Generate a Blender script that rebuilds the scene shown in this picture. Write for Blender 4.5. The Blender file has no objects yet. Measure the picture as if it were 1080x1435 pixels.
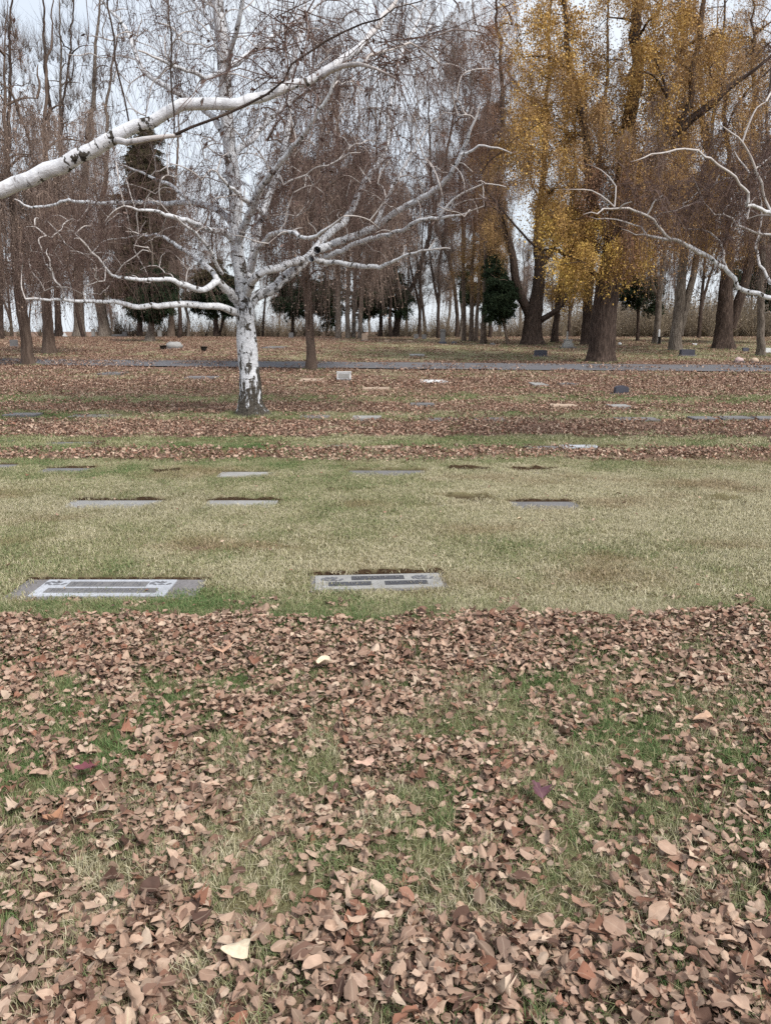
import bpy, math, bmesh
import numpy as np
from mathutils import Vector, Matrix

S = bpy.context.scene
COL = S.collection
rng = np.random.default_rng(7)
pi = math.pi

# ------------------------------------------------------------------ camera, sky, sun, exposure
H = 1.6
PITCH = math.radians(13.4)
F = 1080.0
cam_d = bpy.data.cameras.new('camera')
cam_d.sensor_fit = 'HORIZONTAL'; cam_d.sensor_width = 36; cam_d.lens = 36
cam_d.clip_start = 0.05; cam_d.clip_end = 3000
cam = bpy.data.objects.new('camera', cam_d); COL.objects.link(cam)
cam.location = (0, 0, H); cam.rotation_euler = (pi/2 - PITCH, 0, 0)
S.camera = cam

SUN_EL, SUN_AZ = math.radians(48), math.radians(135)     # azimuth clockwise from +Y
w = bpy.data.worlds.new('World'); S.world = w; w.use_nodes = True
nt = w.node_tree; nt.nodes.clear()
N = nt.nodes.new; Lk = nt.links.new
out = N('ShaderNodeOutputWorld'); bg = N('ShaderNodeBackground'); bg.inputs[1].default_value = 0.1
sky = N('ShaderNodeTexSky'); sky.sky_type = 'NISHITA'; sky.sun_disc = False
sky.sun_elevation = SUN_EL; sky.sun_rotation = SUN_AZ; sky.air_density = 1.0; sky.dust_density = 1.5
tc = N('ShaderNodeTexCoord'); mp = N('ShaderNodeMapping'); mp.inputs['Scale'].default_value = (1, 1, 2.2)
no = N('ShaderNodeTexNoise'); no.inputs['Scale'].default_value = 2.4; no.inputs['Detail'].default_value = 6
cr = N('ShaderNodeValToRGB'); cr.color_ramp.elements[0].position = .30; cr.color_ramp.elements[1].position = .62
cr.color_ramp.elements[0].color = (.66, .66, .66, 1); cr.color_ramp.elements[1].color = (.96, .96, .96, 1)
mx = N('ShaderNodeMix'); mx.data_type = 'RGBA'
mx.inputs[7].default_value = (6.3, 6.75, 7.3, 1)
Lk(tc.outputs['Generated'], mp.inputs[0]); Lk(mp.outputs[0], no.inputs['Vector']); Lk(no.outputs[0], cr.inputs[0])
Lk(cr.outputs[0], mx.inputs[0]); Lk(sky.outputs[0], mx.inputs[6]); Lk(mx.outputs[2], bg.inputs[0]); Lk(bg.outputs[0], out.inputs[0])
sun_d = bpy.data.lights.new('sun', 'SUN'); sun_d.energy = 2.6; sun_d.angle = math.radians(16); sun_d.color = (1, .96, .9)
sun = bpy.data.objects.new('sun', sun_d); COL.objects.link(sun)
sd = Vector((math.sin(SUN_AZ)*math.cos(SUN_EL), math.cos(SUN_AZ)*math.cos(SUN_EL), math.sin(SUN_EL)))
sun.rotation_euler = sd.to_track_quat('Z', 'Y').to_euler(); sun.location = (0, -5, 30)
S.view_settings.view_transform = 'Standard'; S.view_settings.look = 'None'
S.view_settings.gamma = 1; S.view_settings.use_curve_mapping = False
S.view_settings.exposure = 0.62
S.cycles.max_bounces = 4; S.cycles.diffuse_bounces = 3; S.cycles.transparent_max_bounces = 4
S.cycles.use_denoising = False
S.render.film_transparent = False

# ------------------------------------------------------------------ terrain and pixel helpers
def vnoise(x, y, s, seed=0):
    r = np.random.default_rng(1000+seed).random((64, 64))
    x = np.asarray(x, float)/s + 1000.3; y = np.asarray(y, float)/s + 1000.7
    xi = np.floor(x).astype(int); yi = np.floor(y).astype(int)
    fx = x-xi; fy = y-yi; fx = fx*fx*(3-2*fx); fy = fy*fy*(3-2*fy)
    a = r[xi % 64, yi % 64]; b = r[(xi+1) % 64, yi % 64]; c = r[xi % 64, (yi+1) % 64]; d = r[(xi+1) % 64, (yi+1) % 64]
    return (a*(1-fx)+b*fx)*(1-fy)+(c*(1-fx)+d*fx)*fy
def fbm(x, y, s, seed=0):
    return (vnoise(x, y, s, seed)+.5*vnoise(x, y, s/2.1, seed+1)+.25*vnoise(x, y, s/4.3, seed+2))/1.75
def base_z(y):
    y = np.asarray(y, float)
    k = lambda a, t: t*np.logaddexp(0, (y-a)/t)
    return 0.0215*k(14, 1.5) - 0.0715*k(63, 3) + 0.05*k(125, 8)
def pix_dir(px, py):
    a = (px-540)/F; b = -(py-717.5)/F
    return np.array([a, math.cos(PITCH)+b*math.sin(PITCH), -math.sin(PITCH)+b*math.cos(PITCH)])
def P(px, py, Y):
    d = pix_dir(px, py); t = Y/d[1]
    return np.array([d[0]*t, Y, H+d[2]*t])
def G(px, py):
    d = pix_dir(px, py)
    lo, hi = 0.3, 62.5
    f = lambda Y: H+d[2]/d[1]*Y-float(base_z(Y))
    for _ in range(50):
        m = (lo+hi)/2
        if f(m) > 0: lo = m
        else: hi = m
    Y = (lo+hi)/2
    return np.array([d[0]/d[1]*Y, Y, float(base_z(Y))])
def mpp(Y): return (Y*math.cos(PITCH)+H*.2)/F        # metres per photo pixel at depth Y

def srgb(*c):
    v = [x/255 for x in c[:3]]
    return tuple([x/12.92 if x <= .04045 else ((x+.055)/1.055)**2.4 for x in v])+(1,)

# leaf coverage of the ground as a function of place
def Yp(py): return float(G(540, py)[1])
BANDS = [(1500, .97), (1300, .93), (1278, .46), (1180, .47), (1120, .6), (1000, .56), (965, .66), (940, .88), (885, .9), (872, .75), (864, .04), (650, .03),
         (646, .25), (640, .93), (630, .95), (628, .05), (613, .0), (611, .92), (592, .96), (587.5, .2), (579, .2), (576, .9), (567, .9), (563.5, .25), (557, .25),
         (553, .7), (535, .88), (519, .85), (505, .62), (495, .72), (480, .8), (470, .85)]
BY = np.array([.3 if p == 1500 else Yp(p) for p, _ in BANDS]); BV = np.array([v for _, v in BANDS])
def cover(x, y):
    x = np.asarray(x, float); y = np.asarray(y, float)
    wob = (fbm(x, y*.3, 2.2, 3)-.5)*np.clip(y*.05, .05, .9)*np.interp(y, [0, 3.4, 3.9, 4.5, 5.5, 9, 10, 17, 19], [1.3, 1.5, 2.6, 2.6, 1.3, 1.3, .5, .9, 1.3]) + (vnoise(x, y, .35, 9)-.5)*.22+(vnoise(x, y, .11, 10)-.5)*.12
    c = np.interp(y+wob, BY, BV)
    near = y < 4.4
    right = 1/(1+np.exp(-x*1.2))
    c = np.where(near & (y > 1.9), c*(1-.1*right), c)
    c = c + np.where(near, (fbm(x, y, .7, 20)-.5)*.3+(fbm(x, y, .2, 26)-.5)*1.3-.01+.14*np.exp(-((y-3.75)/.35)**2)*(1-right), (fbm(x, y, 1.5, 24)-.5)*.35*(c > .1))
    streak = np.exp(-((y-Yp(768))/.18)**2)*np.exp(-((x+1.3)/1.0)**2)*.45
    far = y > 31
    c = np.where(far, c - .42*(1/(1+np.exp(-(x+3)/2.))) * (1-.4*np.exp(-((x-11)/5)**2)), c)
    return np.clip(c+streak, 0, 1)
def greenness(x, y):
    x = np.asarray(x, float); y = np.asarray(y, float)
    g = .20+.8*(fbm(x, y, 1.6, 40)-.42)+.45*(vnoise(x, y, .16, 49)-.5)
    g = g + .3*np.exp(-((y-9.0)/.6)**2)*(fbm(x, y, 2.5, 44)+.1)+.5*(fbm(x, y, .35, 48)-.45) + .5*np.exp(-((x+1.0)/.9)**2-((y-4.35)/.35)**2)
    g = g - .25*(1/(1+np.exp(-(x-.6)*1.5)))*np.exp(-((y-6.8)/2)**2)+ .04*(x < -1)*(y > 4)
    g = np.where(y < 4.1, g+.2+.7*(fbm(x, y, .4, 58)-.45), g); g = np.where((y > 10) & (y < 24), g+.16, g)
    return np.clip(g, 0, 1)

def brown(x, y):
    x = np.asarray(x, float); y = np.asarray(y, float)
    b = (fbm(x*.6, y*1.2, .55, 81)-.56)*3.2+(vnoise(x, y, .12, 83)-.5)*.5
    b = b+.9*np.exp(-((y-Yp(768))/.16)**2)*np.exp(-((x+1.0)/1.1)**2)*(.4+vnoise(x, y, .2, 85))+.5*np.exp(-((y-Yp(668))/.2)**2)*np.exp(-((x+2.6)/.7)**2)
    return np.clip(b*.75, 0, .6)
# ------------------------------------------------------------------ mesh helpers
def mesh_np(name, V, Fq=None, Ft=None, attrs=None, smooth=True):
    me = bpy.data.meshes.new(name)
    V = np.asarray(V, np.float32)
    me.vertices.add(len(V)); me.vertices.foreach_set('co', V.ravel())
    nq = 0 if Fq is None else len(Fq); ntr = 0 if Ft is None else len(Ft)
    idx = []
    if nq: idx.append(np.asarray(Fq, np.int32).ravel())
    if ntr: idx.append(np.asarray(Ft, np.int32).ravel())
    if nq+ntr:
        idx = np.concatenate(idx)
        me.loops.add(len(idx)); me.loops.foreach_set('vertex_index', idx)
        st = np.concatenate([np.arange(nq)*4, nq*4+np.arange(ntr)*3]).astype(np.int32)
        me.polygons.add(nq+ntr); me.polygons.foreach_set('loop_start', st)
        me.polygons.foreach_set('use_smooth', np.full(nq+ntr, smooth))
    for k, a in (attrs or {}).items():
        a = np.asarray(a)
        if a.ndim == 2: t = 'FLOAT_VECTOR'; key = 'vector'
        elif a.dtype.kind == 'i': t = 'INT'; key = 'value'
        else: t = 'FLOAT'; key = 'value'
        at = me.attributes.new(k, t, 'POINT'); at.data.foreach_set(key, a.astype(np.int32 if t == 'INT' else np.float32).ravel())
    me.update(); me.validate()
    return me
def link(name, me, mat=None, parent=None, kind=None, **props):
    o = bpy.data.objects.new(name, me); COL.objects.link(o)
    if mat is not None:
        for m in (mat if isinstance(mat, (list, tuple)) else [mat]): me.materials.append(m)
    if parent is not None: o.parent = parent
    if kind: o['kind'] = kind
    for k, v in props.items(): o[k] = v
    return o
def thing(name, label, cat, loc, group=None, rot=0):
    o = bpy.data.objects.new(name, None); COL.objects.link(o); o.empty_display_size = .1
    o.location = tuple(float(v) for v in loc); o.rotation_euler = (0, 0, rot)
    o['label'] = label; o['category'] = cat
    if group: o['group'] = group
    return o

class Geo:
    """collects numpy geometry with bark attributes"""
    def __init__(s): s.V = []; s.Q = []; s.T = []; s.B = []; s.R = []; s.n = 0
    def add(s, V, Q=None, T=None, B=None, R=None):
        V = np.asarray(V).reshape(-1, 3)
        s.V.append(V)
        if Q is not None and len(Q): s.Q.append(np.asarray(Q)+s.n)
        if T is not None and len(T): s.T.append(np.asarray(T)+s.n)
        s.B.append(V if B is None else np.asarray(B).reshape(-1, 3)); s.R.append(np.zeros(len(V)) if R is None else np.asarray(R).ravel())
        s.n += len(V)
    def tubes(s, pts, rad, sides=3, lump=0, seed=0, root=0):
        pts = np.asarray(pts, float); rad = np.asarray(rad, float)
        if pts.ndim == 2: pts = pts[None]; rad = rad[None]
        m, n, _ = pts.shape
        t = np.gradient(pts, axis=1); t /= np.linalg.norm(t, axis=2, keepdims=True)+1e-9
        mt = t.mean(axis=1); ref = np.where((np.abs(mt[:, 0]) < .75)[:, None], np.array([[1, .08, .05]]), np.array([[.1, 1, .15]]))
        a = np.cross(t, ref[:, None, :]); a /= np.linalg.norm(a, axis=2, keepdims=True)+1e-9
        b = np.cross(t, a)
        th = np.arange(sides)/sides*2*pi
        ct = np.cos(th)[None, None, :, None]; sn = np.sin(th)[None, None, :, None]
        rr = rad[:, :, None, None]
        L = np.concatenate([np.zeros((m, 1)), np.cumsum(np.linalg.norm(np.diff(pts, axis=1), axis=2), axis=1)], axis=1)
        if lump:
            lo = (vnoise(th[None, None, :]*1.3+seed, L[:, :, None]*1.2, 1, 60)-.5)*2 + .5*np.sin(th[None, None, :]*3+seed)+.35*np.sin(th[None, None, :]*5+seed*2)
            rr = rr*(1+lump*lo)[..., None]
        if root: rr = rr*(1+root*np.exp(-L[:, :, None]/.45)*(.35+np.sin(th[None, None, :]*5+seed)*.5+.4*np.sin(th[None, None, :]*3+seed*3)))[..., None]
        V = pts[:, :, None, :]+rr*(a[:, :, None, :]*ct+b[:, :, None, :]*sn)
        B = np.stack([np.broadcast_to(np.cos(th)[None, None, :]*rad[:, :, None], V.shape[:3]), np.broadcast_to(np.sin(th)[None, None, :]*rad[:, :, None], V.shape[:3]),
                      np.broadcast_to(L[:, :, None], V.shape[:3])], axis=-1)
        B = B+np.arange(m)[:, None, None, None]*3.1+seed*7.7
        i = np.arange(m)[:, None, None]*n*sides; j = np.arange(n-1)[None, :, None]*sides; k = np.arange(sides)[None, None, :]; k2 = (k+1) % sides
        Q = np.stack([i+j+k, i+j+k2, i+j+sides+k2, i+j+sides+k], axis=-1).reshape(-1, 4)
        s.add(V, Q, B=B, R=np.broadcast_to(rad[:, :, None], V.shape[:3]))
    def mesh(s, name, off=(0, 0, 0)):
        V = np.concatenate(s.V)-np.asarray(off, float)
        Q = np.concatenate(s.Q) if s.Q else None; T = np.concatenate(s.T) if s.T else None
        return mesh_np(name, V, Q, T, {'bco': np.concatenate(s.B), 'rad': np.concatenate(s.R)})

def smooth_path(pts, n):
    """Catmull-Rom resampling of (k,m) rows to n rows"""
    pts = np.asarray(pts, float); k = len(pts)
    if k == 2: return pts[0]+(pts[1]-pts[0])*np.linspace(0, 1, n)[:, None]
    L = np.concatenate([[0], np.cumsum(np.linalg.norm(np.diff(pts[:, :3], axis=0), axis=1))]); L /= L[-1]
    u = np.linspace(0, 1, n); i = np.clip(np.searchsorted(L, u, 'right')-1, 0, k-2)
    f = ((u-L[i])/(L[i+1]-L[i]+1e-9))[:, None]
    p1 = pts[i]; p2 = pts[i+1]; p0 = pts[np.maximum(i-1, 0)]; p3 = pts[np.minimum(i+2, k-1)]
    p0 = np.where((i == 0)[:, None], 2*p1-p2, p0); p3 = np.where((i+2 > k-1)[:, None], 2*p2-p1, p3)
    r = .5*((2*p1)+(-p0+p2)*f+(2*p0-5*p1+4*p2-p3)*f**2+(-p0+3*p1-3*p2+p3)*f**3)
    r[:, 3:] = p1[:, 3:]+(p2-p1)[:, 3:]*f
    return r

def box_bm(bm, cx, cy, cz, sx, sy, sz, bev=0, rz=0):
    M = Matrix.Translation((cx, cy, cz)) @ Matrix.Rotation(rz, 4, 'Z') @ Matrix.Diagonal((sx, sy, sz, 1))
    r = bmesh.ops.create_cube(bm, size=1, matrix=M)
    if bev:
        es = list({e for v in r['verts'] for e in v.link_edges})
        bmesh.ops.bevel(bm, geom=es, offset=bev, segments=2, affect='EDGES', profile=.6)
def bm_obj(name, bm, mat, parent=None, smooth=False, **props):
    me = bpy.data.meshes.new(name); bm.to_mesh(me); bm.free()
    if smooth:
        for p in me.polygons: p.use_smooth = True
    return link(name, me, mat, parent, **props)

# ------------------------------------------------------------------ materials
def new_mat(name, rough=.85):
    m = bpy.data.materials.new(name); m.use_nodes = True
    b = m.node_tree.nodes['Principled BSDF']; b.inputs['Roughness'].default_value = rough
    b.inputs['Specular IOR Level'].default_value = .08
    return m, m.node_tree, b
class NB:
    def __init__(s, nt): s.nt = nt
    def n(s, t, **k):
        x = s.nt.nodes.new('ShaderNode'+t)
        for a, v in k.items(): setattr(x, a, v)
        return x
    def l(s, a, b): s.nt.links.new(a, b)
    def noise(s, vec, scale, detail=4, rough=.55, mscale=None):
        if mscale is not None:
            m = s.n('Mapping'); m.inputs['Scale'].default_value = mscale; s.l(vec, m.inputs[0]); vec = m.outputs[0]
        x = s.n('TexNoise'); x.inputs['Scale'].default_value = scale; x.inputs['Detail'].default_value = detail; x.inputs['Roughness'].default_value = rough
        s.l(vec, x.inputs['Vector']); return x.outputs[0]
    def ramp(s, fac, stops):
        r = s.n('ValToRGB'); e = r.color_ramp.elements
        while len(e) < len(stops): e.new(.5)
        for i, (p, c) in enumerate(stops):
            e[i].position = p; e[i].color = c if len(c) == 4 else tuple(c)+(1,)
        s.l(fac, r.inputs[0]); return r.outputs[0]
    def mix(s, f, a, b, mode='MIX'):
        x = s.n('Mix'); x.data_type = 'RGBA'; x.blend_type = mode
        for i, v in ((0, f), (6, a), (7, b)):
            if isinstance(v, (int, float)): x.inputs[i].default_value = v
            elif isinstance(v, tuple): x.inputs[i].default_value = v
            else: s.l(v, x.inputs[i])
        return x.outputs[2]
    def math(s, op, a, b=0.0, clamp=False):
        x = s.n('Math'); x.operation = op; x.use_clamp = clamp
        for i, v in ((0, a), (1, b)):
            if isinstance(v, (int, float)): x.inputs[i].default_value = v
            else: s.l(v, x.inputs[i])
        return x.outputs[0]
    def mapr(s, v, a, b, c=0.0, d=1.0):
        x = s.n('MapRange'); s.l(v, x.inputs[0])
        for i, k in enumerate((a, b, c, d)): x.inputs[i+1].default_value = k
        return x.outputs[0]
    def attr(s, name): return s.n('Attribute', attribute_name=name)
    def bump(s, h, dist, strength, bsdf):
        b = s.n('Bump'); b.inputs['Distance'].default_value = dist; b.inputs['Strength'].default_value = strength
        s.l(h, b.inputs['Height']); s.l(b.outputs[0], bsdf.inputs['Normal'])
g = lambda v: (v, v, v, 1)

def mat_birch():
    m, nt, b = new_mat('birch_bark', .7); q = NB(nt)
    co = q.attr('bco').outputs['Vector']; rad = q.attr('rad').outputs['Fac']
    geo = q.n('NewGeometry'); sep = q.n('SeparateXYZ'); q.l(geo.outputs['Position'], sep.inputs[0]); z = sep.outputs['Z']
    white = q.ramp(q.noise(co, 9, 5, .6, (1, 1, 2.5)), [(.25, srgb(178, 178, 181)), (.5, srgb(212, 213, 217)), (.75, srgb(232, 233, 236))])
    peel = q.noise(co, 5, 4, .6, (1, 1, 4)); white = q.mix(q.mapr(peel, .6, .8, 0, .4), white, srgb(172, 154, 142))
    lent = q.noise(co, 1, 3, .5, (8, 8, 46)); white = q.mix(q.mapr(lent, .64, .70, 0, .7), white, srgb(95, 85, 80))
    scar = q.noise(co, 1, 5, .62, (7, 7, 13)); scarm = q.mapr(scar, .585, .605)
    low = q.mapr(z, 1.3, .05); th = q.math('ADD', q.math('MULTIPLY', low, .2), q.noise(co, 1, 6, .7, (11, 11, 3.0)))
    fis = q.mapr(th, .575, .61)
    crot = q.math('MULTIPLY', q.mapr(q.math('ABSOLUTE', q.math('SUBTRACT', z, 2.0)), .55, .1), q.mapr(q.noise(co, 1, 4, .6, (14, 14, 7)), .50, .58))
    isbig = q.mapr(rad, .06, .09)
    dark = q.math('MAXIMUM', scarm, q.math('MULTIPLY', q.math('MAXIMUM', fis, crot), isbig))
    bark = q.mix(dark, white, q.ramp(q.noise(co, 40, 3), [(.3, srgb(38, 34, 30)), (.7, srgb(92, 86, 78))]))
    pale = q.mix(q.noise(co, 3, 3), srgb(208, 204, 202), srgb(160, 146, 138))
    col = q.mix(q.mapr(rad, .024, .012), bark, pale)
    col = q.mix(q.mapr(rad, .0068, .0035), col, srgb(96, 78, 72))
    q.l(col, b.inputs['Base Color'])
    h = q.math('SUBTRACT', q.noise(co, 1, 6, .7, (18, 18, 8)), q.math('MULTIPLY', dark, .8))
    q.bump(h, .02, .7, b)
    return m
def mat_bark(name, c1, c2, c3, scale=1.0):
    m, nt, b = new_mat(name, .9); q = NB(nt)
    co = q.attr('bco').outputs['Vector']
    f = q.noise(co, 9*scale, 6, .7, (2.2, 2.2, .35)); f2 = q.noise(co, 1.5, 4, .6)
    col = q.ramp(f, [(.33, c1), (.5, c2), (.68, c3)])
    col = q.mix(q.mapr(f2, .35, .75, 0, .45), col, c1)
    q.l(col, b.inputs['Base Color']); q.bump(f, .05, 1.0, b)
    return m
def mat_twig(name, a, bb, leaf=False, trans=0):
    m, nt, b = new_mat(name, .8); q = NB(nt)
    oi = q.n('ObjectInfo'); geo = q.n('NewGeometry')
    n1 = q.noise(geo.outputs['Position'], .9, 3)
    r = q.attr('rnd').outputs['Fac']
    f = q.math('ADD', q.math('MULTIPLY', r, .55), q.math('ADD', q.math('MULTIPLY', n1, .6), q.math('MULTIPLY', oi.outputs['Random'], .15)))
    f = q.math('SUBTRACT', f, .15)
    stops = [(i/(len(a)-1), c) for i, c in enumerate(a)]
    col = q.ramp(f, stops)
    q.l(col, b.inputs['Base Color'])
    return m
M = {}
M['birch'] = mat_birch()
M['bark_brown'] = mat_bark('brown_bark', srgb(58, 48, 42), srgb(104, 90, 80), srgb(148, 130, 116))
M['bark_dark'] = mat_bark('dark_bark', srgb(40, 33, 29), srgb(74, 62, 56), srgb(114, 98, 88))
M['bark_grey'] = mat_bark('grey_bark', srgb(66, 58, 52), srgb(114, 104, 95), srgb(160, 148, 136))
M['bark_smooth'] = mat_bark('smooth_bark', srgb(72, 60, 53), srgb(98, 84, 75), srgb(120, 104, 93), .4)
M['mauve'] = mat_twig('mauve_twigs', [srgb(80, 66, 61), srgb(115, 99, 91), srgb(149, 131, 120), srgb(162, 136, 114)], None)
M['grey_twig'] = mat_twig('grey_twigs', [srgb(68, 59, 54), srgb(98, 87, 80), srgb(130, 116, 106)], None)
M['birch_twig'] = mat_twig('birch_twigs', [srgb(66, 50, 46), srgb(94, 76, 70), srgb(128, 110, 102)], None)
M['gold'] = mat_twig('golden_leaves', [srgb(116, 94, 72), srgb(156, 123, 80), srgb(184, 148, 86), srgb(208, 178, 102)], None)
M['yellow'] = mat_twig('yellow_leaves', [srgb(146, 120, 76), srgb(184, 150, 84), srgb(206, 174, 96), srgb(216, 192, 116)], None)
M['ochre'] = mat_twig('ochre_leaves', [srgb(108, 86, 70), srgb(144, 114, 82), srgb(172, 138, 94), srgb(170, 148, 92)], None)
M['rust'] = mat_twig('rusty_leaves', [srgb(104, 80, 68), srgb(136, 104, 84), srgb(160, 124, 98)], None)
M['conifer'] = mat_twig('conifer_needles', [srgb(28, 36, 28), srgb(44, 56, 40), srgb(68, 78, 54)], None)
M['cypress'] = mat_twig('cypress_needles', [srgb(48, 50, 38), srgb(74, 68, 50), srgb(98, 84, 64)], None)
M['brush'] = mat_twig('brush_twigs', [srgb(104, 92, 82), srgb(136, 122, 106), srgb(152, 138, 112)], None)

def mat_leaf(name='dry_leaf', stops=None):
    m, nt, b = new_mat(name, .62); q = NB(nt); b.inputs['Specular IOR Level'].default_value = .12
    oi = q.n('ObjectInfo'); r = oi.outputs['Random']; lr = q.attr('lr').outputs['Fac']
    f = q.math('FRACT', q.math('ADD', r, lr))
    col = q.ramp(f, stops or [(0, srgb(66, 49, 42)), (.16, srgb(116, 90, 77)), (.34, srgb(157, 130, 112)), (.5, srgb(192, 164, 143)), (.62, srgb(142, 112, 95)),
                     (.74, srgb(118, 84, 68)), (.81, srgb(146, 102, 82)), (.86, srgb(166, 140, 124)), (.92, srgb(206, 184, 162)), (1, srgb(80, 60, 54))])
    co = q.attr('lco').outputs['Vector']
    n1 = q.noise(co, 60, 3); col = q.mix(q.mapr(n1, .3, .7, .0, .35), col, srgb(110, 84, 74))
    sp = q.n('SeparateXYZ'); q.l(co, sp.inputs[0])
    rib = q.mapr(q.math('ABSOLUTE', sp.outputs['X']), .0014, .0004, 0, .16)
    col = q.mix(rib, col, srgb(214, 192, 170))
    geo = q.n('NewGeometry'); col = q.mix(q.math('MULTIPLY', geo.outputs['Backfacing'], .3), col, srgb(176, 154, 134))
    q.l(col, b.inputs['Base Color'])
    q.bump(q.noise(co, 90, 2), .002, .5, b)
    return m
M['leaf'] = mat_leaf()
def mat_grass():
    m, nt, b = new_mat('grass_blade', .55); q = NB(nt)
    r = q.attr('rnd').outputs['Fac']; gr = q.attr('green'); gr.attribute_type = 'INSTANCER'
    f = q.math('ADD', q.math('MULTIPLY', q.math('SUBTRACT', r, .5), .75), gr.outputs['Fac'], True)
    col = q.ramp(f, [(0, srgb(194, 185, 158)), (.22, srgb(170, 162, 131)), (.45, srgb(147, 144, 108)), (.68, srgb(126, 132, 92)), (.9, srgb(98, 118, 74)), (1, srgb(86, 114, 68))])
    h = q.attr('hh').outputs['Fac']
    col = q.mix(q.mapr(h, .35, .0, 0, .45), col, srgb(140, 122, 86))
    br = q.attr('brn'); br.attribute_type = 'INSTANCER'
    col = q.mix(br.outputs['Fac'], col, srgb(142, 118, 92))
    q.l(col, b.inputs['Base Color'])
    return m
M['grass'] = mat_grass()
def mat_ground():
    m, nt, b = new_mat('turf_soil', .95); q = NB(nt)
    lc = q.attr('leafc').outputs['Fac']; gn = q.attr('green').outputs['Fac']; soil = q.attr('soil').outputs['Fac']
    geo = q.n('NewGeometry'); co = geo.outputs['Position']
    n1 = q.noise(co, 14, 6, .75); n2 = q.noise(co, 120, 4, .7); n3 = q.noise(co, 3.2, 5, .6)
    gcol = q.mix(gn, srgb(158, 150, 116), srgb(104, 112, 76))
    gcol = q.mix(q.mapr(n2, .3, .7), gcol, srgb(92, 84, 56))
    lcol = q.ramp(n2, [(.3, srgb(58, 44, 37)), (.45, srgb(104, 82, 70)), (.6, srgb(146, 120, 103)), (.75, srgb(184, 158, 136))])
    f = q.mapr(q.math('ADD', lc, q.math('MULTIPLY', q.math('SUBTRACT', n1, .5), .9)), .38, .55)
    col = q.mix(f, gcol, lcol)
    col = q.mix(q.mapr(n3, .4, .8, 0, .25), col, srgb(96, 80, 66))
    col = q.mix(soil, col, q.ramp(n2, [(.35, srgb(44, 34, 27)), (.65, srgb(88, 70, 52))]))
    q.l(col, b.inputs['Base Color']); q.bump(q.math('ADD', n1, n2), .02, .8, b)
    return m
M['ground'] = mat_ground()
def mat_stone(name, c, dark=None, speck=90, rough=.7):
    m, nt, b = new_mat(name, rough); q = NB(nt)
    tcn = q.n('TexCoord'); co = tcn.outputs['Object']
    c2 = tuple(v*.62 for v in c[:3])+(1,)
    col = q.ramp(q.noise(co, speck, 4, .8), [(.32, c2), (.55, c), (.72, tuple(min(1, v*1.2) for v in c[:3])+(1,))])
    col = q.mix(q.mapr(q.noise(co, 4, 5, .65), .4, .75, 0, .55), col, tuple(v*.5 for v in c[:3])+(1,))
    q.l(col, b.inputs['Base Color']); q.bump(q.noise(co, speck, 3), .003, .5, b)
    return m
M['granite'] = mat_stone('grey_granite', srgb(122, 120, 120))
M['granite_pale'] = mat_stone('pale_granite', srgb(160, 158, 155))
M['plate_pale'] = mat_stone('pale_plate', srgb(182, 184, 190))
M['granite_dark'] = mat_stone('dark_granite', srgb(92, 92, 102))
M['granite_blue'] = mat_stone('blue_granite', srgb(84, 84, 93))
M['concrete'] = mat_stone('weathered_concrete', srgb(128, 124, 124), speck=60)
M['white_stone'] = mat_stone('white_marble', srgb(226, 226, 226), speck=30)
M['tan_stone'] = mat_stone('tan_stone', srgb(190, 168, 148), speck=50)
M['pink_stone'] = mat_stone('pink_stone', srgb(196, 172, 168), speck=50)
M['bronze'] = mat_stone('dark_panel', srgb(84, 84, 88), speck=120, rough=.5)
M['letter'] = mat_stone('dark_lettering', srgb(112, 112, 116), speck=100)
M['pot'] = mat_stone('dark_pot', srgb(52, 48, 44), speck=40)
def mat_road():
    m, nt, b = new_mat('asphalt', .9); q = NB(nt)
    geo = q.n('NewGeometry'); co = geo.outputs['Position']
    col = q.ramp(q.noise(co, 30, 5, .8), [(.3, srgb(74, 73, 74)), (.5, srgb(102, 101, 104)), (.7, srgb(128, 127, 131))])
    col = q.mix(q.mapr(q.noise(co, .8, 5, .7), .45, .7, 0, .5), col, srgb(118, 112, 112))
    q.l(col, b.inputs['Base Color']); q.bump(q.noise(co, 60, 3), .01, .5, b)
    return m
M['road'] = mat_road()

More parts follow.
